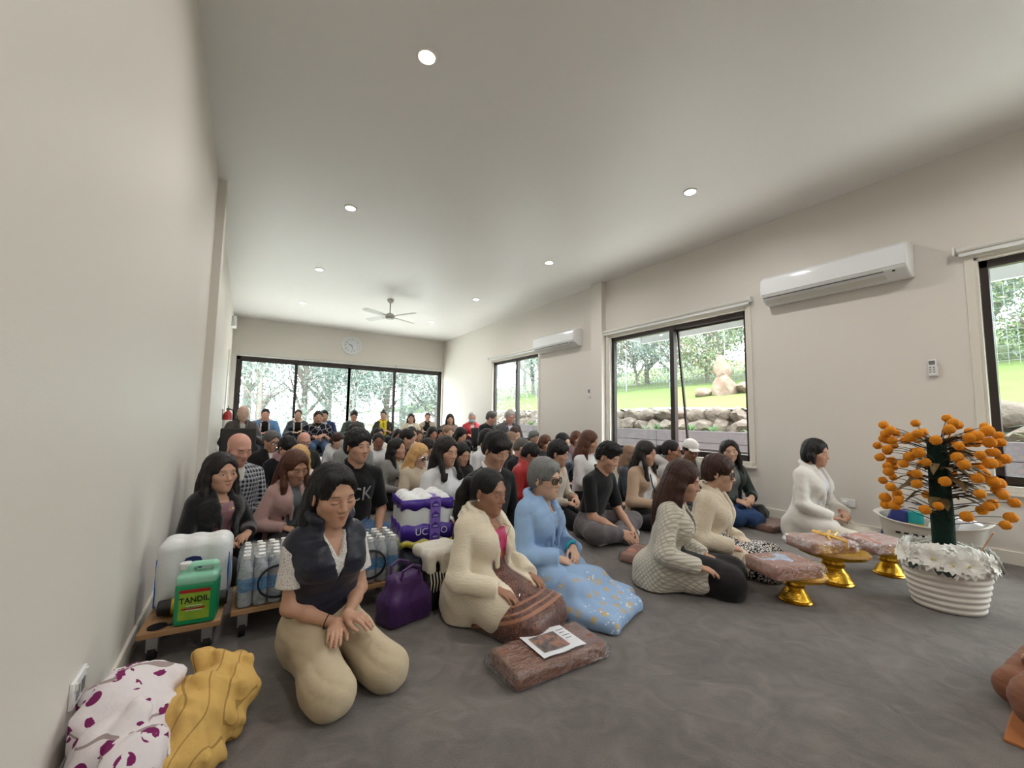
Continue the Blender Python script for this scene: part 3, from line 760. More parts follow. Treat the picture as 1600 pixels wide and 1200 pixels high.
def wrinkles(amp, seed, sc=1.0):
    q = np.random.default_rng(seed); W = [(unit(q.normal(size=3)) * q.uniform(14, 42) * sc, q.uniform(0, 6.3), q.uniform(.4, 1)) for _ in range(7)]
    def fn(x, y, z):
        wx = x + .02 * np.sin(23 * z + seed) ; wy = y + .02 * np.sin(19 * x + 2 * seed); wz = z + .02 * np.sin(21 * y)
        t = 0
        for i, (w, ph, a) in enumerate(W):
            q_ = np.sin(wx * w[0] + wy * w[1] + wz * w[2] + ph)
            t = t + a * (q_ if i % 2 else 1.1 - 2.0 * np.sqrt(np.abs(q_)) )
        return t * (amp / 3.0)
    return fn

# ------------------------------------------------------------------ people: materials
def skin_mat(name, eyes):
    t = NT(name); at = t.n('ShaderNodeAttribute', attribute_name='hp'); x, y, z = t.xyz(at.outputs['Vector']); ax_ = t.math('ABSOLUTE', x)
    base = t.objcol(); v = t.coord('Object')
    col = t.mix(t.noise(v, 26, 4), base, t.mix(.10, base, (.42, .18, .12, 1)))
    front = t.math('GREATER_THAN', y, .045)
    def ell(cx, cz, rx, rz, soft=.25):
        u = t.math('DIVIDE', t.math('SUBTRACT', ax_, cx), rx); w = t.math('DIVIDE', t.math('SUBTRACT', z, cz), rz)
        d = t.math('SQRT', t.math('ADD', t.math('MULTIPLY', u, u), t.math('MULTIPLY', w, w)))
        return t.math('MULTIPLY', t.math('MULTIPLY_ADD', d, -1 / soft, 1 / soft + .0, clamp=True), front, clamp=True)
    # cheeks, lips
    col = t.mix(t.math('MULTIPLY', ell(.042, -.03, .035, .03, 1.0), .18), col, (.50, .20, .15, 1))
    lip = t.math('MAXIMUM', ell(.0, -.0575, .021, .0045, .4), ell(.0, -.066, .018, .0058, .4))
    col = t.mix(t.math('MULTIPLY', lip, .62), col, (.33, .085, .075, 1))
    col = t.mix(t.math('MULTIPLY', ell(0, -.0615, .022, .0011, .6), .75), col, (.10, .03, .025, 1))
    # brows
    bz = t.math('SUBTRACT', z, t.math('MULTIPLY', t.math('SUBTRACT', ax_, .034), t.math('MULTIPLY', t.math('SUBTRACT', ax_, .034), -9.0)))
    ub = t.math('DIVIDE', t.math('SUBTRACT', ax_, .033), .0205); wb = t.math('DIVIDE', t.math('SUBTRACT', bz, .0285), .0036)
    db = t.math('SQRT', t.math('ADD', t.math('POWER', t.math('ABSOLUTE', ub), 4.0), t.math('MULTIPLY', wb, wb)))
    br = t.math('MULTIPLY', t.math('MULTIPLY_ADD', db, -2.0, 2.0, clamp=True), front)
    col = t.mix(t.math('MULTIPLY', br, .78), col, (.028, .018, .014, 1))
    # eyes
    q = t.math('DIVIDE', t.math('SUBTRACT', ax_, .0315), .0165); q2 = t.math('MULTIPLY', q, q)
    inx = t.math('MULTIPLY', t.math('LESS_THAN', q2, 1.0), front)
    low = t.math('MULTIPLY_ADD', q2, .0035, -.0032)
    if eyes == 'closed':
        d = t.math('ABSOLUTE', t.math('SUBTRACT', z, low)); ln = t.math('MULTIPLY', t.math('MULTIPLY_ADD', d, -1 / .0011, 1.9, clamp=True), inx)
        col = t.mix(t.math('MULTIPLY', ln, .85), col, (.02, .014, .012, 1))
    else:
        up = t.math('MULTIPLY_ADD', q2, -.0062, .0045)
        ins = t.math('MULTIPLY', t.math('MULTIPLY', t.math('GREATER_THAN', z, low), t.math('LESS_THAN', z, up)), inx)
        col = t.mix(ins, col, (.55, .50, .47, 1))
        iris = t.math('MULTIPLY', ell(.0315, .001, .0058, .0058, .15), ins); col = t.mix(iris, col, (.02, .012, .01, 1))
        d = t.math('ABSOLUTE', t.math('SUBTRACT', z, up)); ln = t.math('MULTIPLY', t.math('MULTIPLY_ADD', d, -1 / .001, 1.8, clamp=True), inx)
        col = t.mix(t.math('MULTIPLY', ln, .9), col, (.02, .014, .012, 1))
    t.set(col=col, rough=.5, spec=.35, sss=.06); t.b.inputs['Subsurface Radius'].default_value = (.01, .004, .002)
    t.bump(t.noise(v, 90, 3), .12, .002); return t.m
M_skin = skin_mat('skin_lowered_eyes', 'closed'); M_skin_open = skin_mat('skin_open_eyes', 'open')

def hair_mat(name, grey=False):
    t = NT(name); base = t.objcol(); v = t.coord('Object', (1, 1, .13)); n1 = t.noise(v, 130, 3, .6); n2 = t.noise(v, 38, 3)
    dk = t.mix(1.0, base, (.45, .45, .45, 1), 'MULTIPLY'); lt = t.mix(1.0, base, (1.7, 1.6, 1.55, 1), 'MULTIPLY')
    t.set(col=t.mix(t.math('MULTIPLY_ADD', n1, .7, t.math('MULTIPLY', n2, .3)), dk, lt), rough=.5, spec=.32)
    t.bump(t.math('ADD', n1, n2), .7, .006); return t.m
M_hair = hair_mat('hair_strands')

CL = {}
def cloth_mats():
    def mk(name, bump_scale, bs, rough=.85, sheen=.15, sc=(1, 1, 1), spec=.2, dist=.004, fold=.35):
        t = NT(name); v = t.coord('Object', sc); n = t.noise(v, bump_scale, 2, .6); base = t.objcol()
        t.set(col=t.mix(t.math('MULTIPLY', t.noise(v, 9, 3), .35), base, t.mix(1.0, base, (.72, .72, .72, 1), 'MULTIPLY')), rough=rough, sheen=sheen, spec=spec)
        t.bump(t.math('ADD', t.math('MULTIPLY', n, bs), t.math('MULTIPLY', t.noise(t.coord('Object'), 22, 3, .55), fold * 3)), .55, dist); return t.m
    CL['cloth'] = mk('woven_cloth', 420, .5)
    CL['knit'] = mk('knitted_wool', 170, 1.0, .95, .3)
    CL['leather'] = mk('soft_leather', 120, .7, .38, 0, spec=.5)
    CL['nylon'] = mk('padded_nylon', 60, .5, .42, .1, spec=.4)
    CL['silk'] = mk('shiny_silk', 90, .4, .32, .2, spec=.5)
    CL['fleece'] = mk('fleece_pile', 150, 1.6, .98, .4, dist=.008)
    # denim
    t = NT('washed_denim'); v = t.coord('Object', (1, 1, .2)); base = t.objcol()
    t.set(col=t.mix(t.noise(v, 260, 2), t.mix(1., base, (.7, .7, .7, 1), 'MULTIPLY'), t.mix(1., base, (1.25, 1.25, 1.25, 1), 'MULTIPLY')), rough=.9, spec=.15)
    t.bump(t.math('ADD', t.noise(v, 300, 2), t.math('MULTIPLY', t.noise(t.coord('Object'), 20, 3), 2.)), .5, .004); CL['denim'] = t.m
    # ribbed corduroy weave
    t = NT('ribbed_boucle'); base = t.objcol(); v = t.coord('Object')
    w = t.n('ShaderNodeTexWave', wave_type='BANDS', bands_direction='Z'); w.inputs['Scale'].default_value = 58; w.inputs['Distortion'].default_value = 2.5; w.inputs['Detail'].default_value = 2
    t.t.links.new(v, w.inputs['Vector']); n = t.noise(v, 260, 2)
    t.set(col=t.mix(t.math('MULTIPLY', w.outputs['Fac'], .08), base, t.mix(1., base, (.7, .66, .6, 1), 'MULTIPLY')), rough=.95, sheen=.2, spec=.1)
    t.bump(t.math('ADD', t.math('MULTIPLY', w.outputs['Fac'], .35), t.math('ADD', t.math('MULTIPLY', n, .7), t.math('MULTIPLY', t.noise(v, 16, 3), 1.5))), .5, .006); CL['rib'] = t.m
    # diamond quilting
    t = NT('diamond_quilting'); base = t.objcol(); x, y, z = t.xyz(t.coord('Object'))
    s1 = t.math('ADD', t.math('MULTIPLY', t.math('ADD', x, t.math('MULTIPLY', y, .9)), 1.0), z); s2 = t.math('SUBTRACT', t.math('ADD', x, t.math('MULTIPLY', y, .9)), z)
    h1 = t.math('ABSOLUTE', t.math('SINE', t.math('MULTIPLY', s1, 92))); h2 = t.math('ABSOLUTE', t.math('SINE', t.math('MULTIPLY', s2, 92)))
    h = t.math('POWER', t.math('MULTIPLY', h1, h2), .45)
    t.set(col=t.mix(h, t.mix(1., base, (.74, .73, .70, 1), 'MULTIPLY'), base), rough=.9, sheen=.2, spec=.1); t.bump(h, .7, .008); CL['quilt'] = t.m
    # black-and-white plaid
    t = NT('checked_flannel'); x, y, z = t.xyz(t.coord('Object')); u = t.math('ADD', x, t.math('MULTIPLY', y, .55))
    def band(q, per, wd, off=0.0): return t.math('LESS_THAN', t.math('FRACT', t.math('MULTIPLY_ADD', q, 1 / per, off + 40)), wd)
    a = t.math('ADD', band(u, .036, .5), band(z, .036, .5)); wl = t.math('MAXIMUM', band(u, .036, .12, .2), band(z, .036, .12, .2))
    c = t.mix(t.math('MULTIPLY', a, .5), lin(150, 156, 166), lin(24, 26, 34)); c = t.mix(t.math('MULTIPLY', wl, .75), c, lin(206, 208, 212))
    t.set(col=c, rough=.95, sheen=.2, spec=.1); t.bump(t.noise(t.coord('Object'), 24, 3), .4, .01); CL['plaid'] = t.m
    # small dark dots on white
    t = NT('dotted_blouse'); v = t.coord('Object'); d = t.voro(v, 165); c = t.mix(t.math('LESS_THAN', d, .26), lin(212, 208, 203), lin(96, 84, 82))
    t.set(col=c, rough=.85, spec=.2); t.bump(t.noise(v, 30, 3), .4, .008); CL['dots'] = t.m
    # brown brocade with gold bands
    t = NT('brown_gold_brocade'); v = t.coord('Object'); x, y, z = t.xyz(v)
    d = t.voro(v, 34); d2 = t.voro(v, 34, 'Distance', 'DISTANCE_TO_EDGE'); n = t.noise(v, 120, 3)
    c = t.mix(t.math('MULTIPLY', t.math('LESS_THAN', t.math('ABSOLUTE', t.math('SUBTRACT', d, .35)), .09), .55), lin(74, 40, 32), lin(150, 98, 74))
    c = t.mix(t.math('MULTIPLY', t.math('LESS_THAN', d2, .06), .45), c, lin(142, 92, 66)); c = t.mix(t.math('MULTIPLY', n, .35), c, lin(44, 20, 18))
    q = t.math('ADD', z, t.math('MULTIPLY', y, -.42)); 
    for z0, wd in ((-.015, .008), (.012, .004), (.04, .005)):
        c = t.mix(t.math('MULTIPLY', t.math('LESS_THAN', t.math('ABSOLUTE', t.math('SUBTRACT', q, z0)), wd), .8), c, lin(164, 112, 84))
    t.set(col=c, rough=.42, spec=.5, sheen=.2); t.bump(t.math('ADD', d, t.math('MULTIPLY', n, .6)), .5, .004); CL['brocade'] = t.m
    # pale blue cloth with gold and white embroidery towards the hems
    t = NT('blue_embroidered_cotton'); v = t.coord('Object'); x, y, z = t.xyz(v); base = t.objcol()
    cell = t.voro(v, 15); fl = t.math('LESS_THAN', cell, .30); n = t.noise(v, 70, 3, .7); zone = t.math('LESS_THAN', t.math('ADD', z, t.math('MULTIPLY', t.noise(v, 5, 2), .16)), .27)
    m = t.math('MULTIPLY', t.math('MULTIPLY', fl, t.math('GREATER_THAN', n, .47)), zone)
    c = t.mix(t.math('MULTIPLY', t.noise(v, 8, 3), .4), base, t.mix(1., base, (.78, .82, .88, 1), 'MULTIPLY'))
    c = t.mix(m, c, lin(190, 164, 112)); wl = t.math('MULTIPLY', t.math('MULTIPLY', t.math('LESS_THAN', t.voro(v, 44), .26), zone), t.math('GREATER_THAN', t.noise(v, 11, 2), .53)); c = t.mix(t.math('MULTIPLY', wl, .8), c, lin(222, 226, 230))
    t.set(col=c, rough=.8, spec=.2, sheen=.1); t.bump(t.math('ADD', t.noise(v, 12, 3), t.math('MULTIPLY', n, .4)), .35, .008); CL['embroidered'] = t.m
    # black and white blotches
    t = NT('monochrome_print'); v = t.coord('Object'); e = t.voro(v, 52, 'Distance', 'DISTANCE_TO_EDGE'); c = t.mix(t.math('GREATER_THAN', e, .13), lin(22, 22, 24), lin(214, 210, 204))
    t.set(col=c, rough=.85, spec=.2); t.bump(t.noise(v, 24, 3), .4, .008); CL['mono'] = t.m
    # dark shirt with pale line drawing
    t = NT('line_print'); v = t.coord('Object'); e = t.voro(v, 11, 'Distance', 'DISTANCE_TO_EDGE'); c = t.mix(t.math('LESS_THAN', e, .035), lin(26, 28, 40), lin(170, 166, 168))
    t.set(col=c, rough=.85, spec=.2); CL['lines'] = t.m
    # tweedy check scarf / coat
    t = NT('dark_check'); x, y, z = t.xyz(t.coord('Object')); a = t.math('ADD', t.math('LESS_THAN', t.math('FRACT', t.math('MULTIPLY_ADD', x, 14, 40)), .5), t.math('LESS_THAN', t.math('FRACT', t.math('MULTIPLY_ADD', z, 14, 40)), .5))
    t.set(col=t.mix(t.math('MULTIPLY', a, .5), lin(92, 72, 70), lin(40, 34, 38)), rough=.95, spec=.1); CL['check'] = t.m
cloth_mats()
M_gold = simple('bright_gold', lin(232, 178, 60), .22, .5, 1.0)
M_silver = simple('polished_silver', (.75, .75, .76, 1), .2, .5, 1.0)
M_specs = simple('black_spectacle_frame', lin(24, 20, 20), .25, .5)
M_lensd = NT('tinted_spectacle_lens').set(col=lin(36, 28, 28), rough=.08, spec=.6, alpha=.62).m
M_lensc = NT('clear_spectacle_lens').set(col=(.9, .9, .9, 1), rough=.05, spec=.6, alpha=.25).m
M_mask = simple('blue_face_mask', lin(168, 206, 222), .8, .2)
# ------------------------------------------------------------------ people: builder
def at(px, py, d):
    v = cF + cR * ((px - 800) / FPX) - cU * ((py - 600) / FPX)
    return np.array([CAM[0] + v.x * d, CAM[1] + v.y * d, CAM[2] + v.z * d])

def ik(S, W, l1, l2, hint):
    d = W - S; L = min(np.linalg.norm(d), (l1 + l2) * .999); u = unit(d); a = (l1 * l1 - l2 * l2 + L * L) / (2 * L)
    h = math.sqrt(max(l1 * l1 - a * a, 0)); n = np.asarray(hint, float); n = n - u * (n @ u); return S + u * a + unit(n) * h, S + u * L

class Person: pass

HANDS = {  # wrist (x outward from centre, y, z above the lap), finger direction (inward x, y, z), palm normal (inward x, y, z)
    'lap': ((.095, .27, .035), (.80, .60, -.12), (.0, -.15, -1)),
    'clasp': ((.085, .27, .045), (.72, .62, -.30), (.45, -.1, -.9)),
    'thighs': ((.135, .26, .02), (.12, .98, -.18), (.1, -.15, -1)),
    'shins': ((.085, .36, -.03), (.35, .75, -.55), (.6, -.4, -.6)),
    'low': ((.12, .22, .03), (.5, .8, -.2), (.2, -.2, -1)),
    'crossed': ((.02, .23, .03), (-.45, .9, -.05), (.0, -.15, -1)),
    'fold': ((.05, .22, .10), (.95, .2, .0), (.0, -1, -.2)),
}

def frame_person(hw, head, pose='seiza', s=1.0, w=1.0, fat=0.0, male=False, lean=7, look=(0, 14, 0), hs=None, hands='lap', neck=.125, side=1, sway=0):
    P = Person(); P.s, P.w, P.fat, P.male, P.pose = s, w, fat, male, pose
    hs = (1.03 if male else .99) if hs is None else hs
    a = math.radians(lean); b = math.radians(sway); P.u = unit([math.sin(b), math.sin(a), math.cos(a)])
    pz = {'seiza': .205, 'cross': .125, 'side': .135, 'chair': .545, 'stand': .93}[pose] * (s if pose != 'chair' else 1)
    P.p0 = A3(0, -.02, pz)
    P.RH = rotm(*look); up = P.RH[:, 2]; nd = unit(P.u * .8 + up * .35 + A3(0, .22, 0)); P.nd = nd
    P.Lt = float(np.clip((hw[2] - pz - neck * nd[2]) / P.u[2], .36, .62)); P.T = P.Lt / .46
    P.N = P.p0 + P.u * P.Lt; P.Hc = P.N + nd * neck; P.FH = Fr(P.Hc, P.RH, hs); P.hs = hs
    ez = P.u; ex = unit(A3(1, 0, 0) - ez * ez[0]); ey = np.cross(ez, ex); P.FT = Fr(P.p0, np.stack([ex, ey, ez], 1)); P.dr = .68 + fat * .9
    P.FE = Fr(P.p0, P.FT.R, 1.0, (1, P.dr, 1)); P.sw = (.180 if male else .150) * w * (s ** .5)
    rz = -math.radians(head); c, q = math.cos(rz), math.sin(rz)
    P.base = (hw[0] - (c * P.Hc[0] - q * P.Hc[1]), hw[1] - (q * P.Hc[0] + c * P.Hc[1]), hw[2] - P.Hc[2] if pose != 'chair' and abs(hw[2] - P.Hc[2]) < 0 else 0.0); P.rz = rz
    # legs
    x0 = .088 * w * s
    if pose == 'seiza':
        kx = .135 * s * w + fat * .5
        P.legs = [[A3(g * x0, .0, pz - .01), A3(g * kx, .41 * s, .085 * s + fat * .3), A3(g * .10 * s, -.02, .060 * s), A3(g * .055 * s, -.16 * s, .03 * s)] for g in (-1, 1)]; P.lap = .225 * s + fat * .5
    elif pose == 'cross':
        P.legs = [[A3(g * x0, .0, pz), A3(g * .34 * s, .25 * s, .13 * s), A3(-g * .10 * s, .30 * s + (.05 if g > 0 else -.03), .07 * s), A3(-g * .24 * s, .30 * s + (.02 if g > 0 else -.06), .045 * s)] for g in (-1, 1)]; P.lap = .15 * s
    elif pose == 'side':
        P.legs = [[A3(g * x0, .0, pz), A3(side * .10 * s + g * .10 * s, .42 * s, .085 * s + (.02 if g == side else .0)), A3(side * (.30 if g == side else .18) * s, (.06 if g == side else .12) * s, .06 * s), A3(side * (.42 if g == side else .33) * s, -.03 * s, .035 * s)] for g in (-1, 1)]; P.lap = .20 * s
    elif pose == 'chair':
        P.legs = [[A3(g * x0, .0, pz), A3(g * .12, .44 * s, .52), A3(g * .12, .42 * s, .09), A3(g * .135, .57 * s, .035)] for g in (-1, 1)]; P.lap = .655
    else:
        P.legs = [[A3(g * x0, .0, pz), A3(g * .10, .02, .49), A3(g * .11, -.02, .08), A3(g * .13, .14, .03)] for g in (-1, 1)]; P.lap = pz
    P.arms = []; (wx, wy, wz), fd, pn = HANDS[hands] if isinstance(hands, str) else hands
    l1, l2 = .285 * s * (1.05 if male else 1), .245 * s * (1.05 if male else 1)
    for g in (-1, 1):
        S = P.FT.pt((g * P.sw, -.005, P.Lt - .088 * P.T))
        up_ = .024 if (g < 0 and hands in ('lap', 'clasp', 'crossed')) else 0
        W = A3(g * wx, P.p0[1] + wy * s + (.012 if g < 0 else 0), P.lap + wz + up_); E, W = ik(S, W, l1, l2, (g * .62, -.6, -.4))
        f_ = unit([-g * fd[0], fd[1], fd[2]]); n = A3(-g * pn[0], pn[1], pn[2]); n = unit(n - f_ * (n @ f_)); P.arms.append((g, S, E, W, f_, n))
    return P

def put_torso(S, P, t=0.0, lo=True, traps=True, ka=.05):
    w, f, T = P.w, P.fat, P.T; e = P.FE; k = ka; m = 1.0 if not P.male else 1.04
    k = .05
    S.rc((0, -.0, -.03), (0, .0, .16 * T), (.150 if not P.male else .15) * w + f + t, .120 * w * m + f * 1.3 + t, k, fr=e)
    S.rc((0, .0, .16 * T), (0, .008, .31 * T), .120 * w * m + f * 1.3 + t, .134 * w * m + f * .8 + t, k, fr=e)
    S.rc((0, .008, .31 * T), (0, -.008, .345 * T), .134 * w * m + f * .8 + t, .100 * w * m + f * .4 + t, k, fr=e)
    z = P.Lt - .090 * T; S.rc(P.FT.pt((-P.sw * .82, -.008, z)), P.FT.pt((P.sw * .82, -.008, z)), .052 * w + t, k=.04)
    if traps:
        for g in (-1, 1): S.rc(P.N - P.nd * .030, P.FT.pt((g * P.sw * .88, -.01, P.Lt - .082 * T)), .042 + t * .3, .042 * w + t, k=.03)
    if not P.male:
        for g in (-1, 1): S.el((g * .066 * w, .082 * (1 + f * 2) , .295 * T), (.058 + t, .050 + t, .056 + t), .05, fr=P.FT)

def put_hand(S, P, arm, det=True):
    g, Sh, E, W, f, n = arm; s = P.s * (1.06 if P.male else .97); th = np.cross(f, n) * (1 if g > 0 else -1)
    S.rc(W, W + f * .02 * s, .024 * s, .022 * s, .012)
    offs = (.028, .0095, -.0095, -.027); L = (.070, .079, .073, .057); K = []
    for i, o in enumerate(offs):
        kn = W + f * (.086 - (.008 if i in (0, 3) else 0) - (.006 if i == 3 else 0)) * s + th * o * s - n * .004 * s; K.append(kn)
        S.rc(W + f * .014 * s + th * o * .55 * s, kn, .0145 * s, .0105 * s, .010)
    for i, kn in enumerate(K):
        c = (.30, .28, .30, .34)[i]; p = kn; r = (.0088, .0090, .0086, .0076)[i] * s; spread = th * (offs[i] * .5)
        for j, (fr_, rr) in enumerate(((.45, .96), (.31, .88), (.24, .80))):
            d = unit(f * math.cos(c) + n * math.sin(c) + spread); q = p + d * L[i] * fr_ * s; S.rc(p, q, r * (1.02, .97, .9)[j], r * rr, .0035); p = q; c += (.34, .26, 0)[j]
    a = W + f * .022 * s + th * .022 * s + n * .004 * s; b = W + f * .052 * s + th * .046 * s + n * .010 * s; c_ = b + unit(f * .85 + th * .30 + n * .25) * .033 * s; d_ = c_ + unit(f * .95 + th * .05 + n * .3) * .026 * s
    S.rc(a, b, .0155 * s, .0125 * s, .010).rc(b, c_, .0115 * s, .0098 * s, .005).rc(c_, d_, .0098 * s, .0078 * s, .004)

def put_head(S, P, d=2.0):
    F = P.FH; m = 1.05 if P.male else 1.0
    S.el((0, -.014, .036), (.077, .094, .087), .02, fr=F).el((0, .018, -.030), (.0615 * m, .069, .086), .03, fr=F)
    for g in (-1, 1):
        S.rc((g * .041 * m, .008, -.056), (g * .004, .059, -.092), .021, .018, .03, fr=F)
        S.el((g * .041, .050, -.020), (.028, .026, .024), .025, fr=F)
    S.el((0, .068, -.097), (.018 * m, .015, .014), .02, fr=F).rc((-.034, .071, .026), (.034, .071, .026), .0125 * m, k=.02, fr=F)
    if d < 6.5:
        for g in (-1, 1):
            S.el((g * .032, .097, .001), (.019, .017, .0125), .014, 'S', F); S.el((g * .0315, .0685, .0), (.0172, .0155, .0128), .005, fr=F)
    S.el((0, .064, -.062), (.031, .024, .025), .02, fr=F)
    S.rc((0, .079, .012), (0, .098, -.026), .0078, .0108, .012, fr=F).el((0, .1, -.029), (.0112 * m, .0100, .0092), .007, fr=F)
    for g in (-1, 1):
        S.el((g * .0125, .089, -.0330), (.0085, .0100, .0076), .006, fr=F)
        if d < 4:
            S.rc((g * .0175, .0815, -.0590), (0, .0885, -.0570), .0050, .0056, .004, fr=F).rc((g * .0145, .0815, -.0665), (0, .0868, -.0672), .0054, .0064, .004, fr=F)
    if d < 4: S.rc((-.021, .0865, -.0620), (.021, .0865, -.0620), .0016, k=.004, op='S', fr=F)
    for g in (-1, 1):
        Fe = Fr(F.pt((g * .079, -.012, -.006)), F.R @ rotm(g * 22, -10, 0), F.k)
        S.el((0, 0, 0), (.0085, .0185, .031), .006, fr=Fe)
        if d < 4: S.el((g * .009, .003, .001), (.0062, .011, .019), .006, 'S', Fe)
    S.rc(F.pt((0, -.022, -.05)), P.N - P.u * .02, (.050 if P.male else .045) * P.hs, (.060 if P.male else .053) * P.hs, .03)

def put_leg(S, P, leg, r, t=0.0, foot=True):
    h, k, a, to = leg; s = P.s; f = P.fat
    S.rc(h, k, (.086 * P.w + f * .8) * s * r + t, (.062 + f * .35) * s * r + t, .03)
    m = k * .65 + a * .35
    S.rc(k, m, (.060 + f * .35) * s * r + t, (.056 + f * .25) * s * r + t, .03).rc(m, a, (.056 + f * .25) * s * r + t, .038 * s * r + t, .02)
    if foot:
        S.rc(a, to, .036 * s, .026 * s, .02)

def build_body(P, root, d, skin, open_eyes):
    S = Sdf(); S.floor = .006; hv = max(.0036, d * .0020); nv = max(.0034, d * .0021); bv = min(max(.016, d * .006), .03)
    put_torso(S, P, -.010)
    for arm in P.arms:
        g, Sh, E, W, f, n = arm; k = (1.08 if P.male else .96) + P.fat * 1.4; s = P.s
        S.rc(Sh, E, .043 * k * s, .036 * k * s, .03).rc(E, E * .6 + W * .4, .037 * k * s, .034 * k * s, .02).rc(E * .6 + W * .4, W, .034 * k * s, .0245 * k * s, .02)
        put_hand(S, P, arm)
    for leg in P.legs: put_leg(S, P, leg, .86)
    put_head(S, P, d)
    B = A3(.15, .155, .16) * P.hs; S.fine(P.Hc - B - A3(0, 0, .02), P.Hc + B, hv)
    h0 = np.min([a[3] for a in P.arms] + [a[3] + a[4] * .17 for a in P.arms], 0) - .035; h1 = np.max([a[3] for a in P.arms] + [a[3] + a[4] * .17 for a in P.arms], 0) + .035
    S.fine(h0, h1, nv)
    V, Q = S.mesh(bv); hp = (V - P.Hc) @ P.RH / P.hs
    return mesh_obj('body', V, Q, M_skin_open if open_eyes else M_skin, root, skin, hp)

# ---- hair
def build_hair(P, root, d, style, col, ln=.30, seed=0):
    F = P.FH; S = Sdf(); v = max(.0042, d * .0022); amp = .0022; fr_ = 34
    def cap(th=.008, top=.0, hair_z=.0, ears=True, nape=-.055, cut_y=.125, cut_w=.070):
        S.el((0, -.016, .036 + top), (.077 + th, .096 + th, .088 + th), .02, fr=F)
        S.el((0, -.052, -.012), (.068 + th, .052 + th, .07), .03, fr=F)
        S.el((0, cut_y, -.045 + hair_z), (cut_w, .086, .125), .012, 'S', F)
        if ears:
            for g in (-1, 1): S.el((g * .094, .020, -.026), (.028, .040, .05), .008, 'S', F)
        if nape is not None: S.half(F.pt((0, -.05, nape)), F.R @ A3(0, .35, -1), .012)
    down = F.R.T @ A3(0, 0, -1)
    if style == 'long' or style == 'longfront':
        cap(.012, .004, .016, False, None, .125, .067)
        for g in (-1, 1):
            yf = .085 if style == 'longfront' else .012
            pts = [A3(g * .070, .0, .045), A3(g * .084, .004, -.03), A3(g * .092, yf * .7, -.11), A3(g * .094, yf + .02, -.16 - ln * .25), A3(g * .082, yf + .035, -ln)]
            S.chain(pts, [.024, .023, .022, .022, .010], k=.025, fr=F)
        Fb = Fr(F.o, F.R, F.k, (1, .55, 1)); zb = -max(ln - .04, .16)
        S.chain([(0, -.115, .03), (0, -.155, -.08), (0, -.175, -.18), (0, -.19, zb)], [.075, .086, .092, .06], k=.03, fr=Fb)
        for g in (-1, 1): S.rc((g * .062, -.05, -.02), (g * .085, -.055, -.17), .035, .035, .03, fr=F)
    elif style == 'tucked':   # swept fringe, tucked behind the ears, falling down the back
        cap(.010, .004, .040, True, None, .126, .067)
        S.rc((.045, .040, .092), (-.015, .062, .089), .018, .014, .02, fr=F).rc((-.015, .062, .089), (-.066, .046, .046), .014, .008, .02, fr=F).rc((.045, .040, .092), (.070, .030, .054), .017, .012, .02, fr=F)
        Fb = Fr(F.o, F.R, F.k, (1, .6, 1)); S.chain([(0, -.105, .03), (0, -.140, -.08), (0, -.160, -.18), (0, -.165, -ln)], [.078, .084, .092, .055], k=.03, fr=Fb)
        for g in (-1, 1): S.chain([(g * .066, -.045, .0), (g * .076, -.046, -.09), (g * .092, -.020, -.17), (g * .090, .035, -.25)], [.030, .031, .026, .010], k=.03, fr=F)
    elif style == 'bob':
        cap(.012, .004, .016, False, None, .125, .067)
        for g in (-1, 1): S.chain([(g * .070, -.005, .04), (g * .082, .0, -.03), (g * .078, .022, -.085)], [.026, .026, .015], k=.02, fr=F)
        S.el((0, -.055, -.035), (.084, .060, .085), .03, fr=F)
    elif style == 'pony':
        cap(.006, .0, .032, True, -.05); amp = .0016
        S.chain([(0, -.098, .030), (0, -.145, .012), (.004, -.165, -.06), (.01, -.160, -.16), (.018, -.135, -ln)], [.020, .034, .044, .042, .014], k=.015, fr=F)
    elif style == 'bun':
        cap(.006, .0, .030, True, -.05); S.el((0, -.105, .055), (.040, .036, .038), .008, fr=F); amp = .0016
    elif style == 'topknot':
        cap(.006, .0, .030, True, -.05); S.el((0, -.030, .135), (.035, .035, .030), .008, fr=F); amp = .0016
    elif style == 'short':
        cap(.010, .006, .020, True, -.05)
    elif style == 'crop':
        cap(.005, .002, .024, True, -.045)
    elif style == 'fade':
        cap(.004, .0, .006, True, -.045); S.el((0, .004, .098), (.070, .086, .040), .015, fr=F); S.el((0, .150, -.03), (.072, .075, .105), .01, 'S', F)
    elif style == 'bowl':
        cap(.014, .006, -.016, True, -.06, .130, .074); S.rc((-.045, .066, .070), (.045, .066, .070), .020, k=.02, fr=F); fr_ = 26; amp = .003
    elif style == 'curly':
        cap(.006, .0, .004, True, -.045); S.el((0, .010, .095), (.078, .092, .050), .02, fr=F); S.el((0, .152, -.03), (.074, .075, .110), .01, 'S', F); amp = .006; fr_ = 60
    elif style == 'pixie':
        cap(.013, .006, .006, True, -.062, .13, .066); S.rc((-.05, .045, .085), (.03, .066, .078), .024, .022, .02, fr=F)
        for g in (-1, 1): S.rc((g * .076, .02, .03), (g * .080, .012, -.022), .012, .007, .012, fr=F)
    elif style == 'mop':
        cap(.015, .008, .004, True, -.065, .135, .070); S.rc((-.055, .054, .078), (.02, .066, .074), .020, .02, .02, fr=F); S.rc((.02, .066, .074), (.06, .05, .052), .018, .018, .02, fr=F); amp = .004
    elif style == 'fringe':   # bald crown, hair at the sides and back only
        cap(.003, 0, .02, True, -.045); S.half(F.pt((0, 0, .045)), F.R @ A3(0, .55, 1), .01); amp = .0012
    q = np.random.default_rng(seed); ph = q.uniform(0, 6.3, 4)
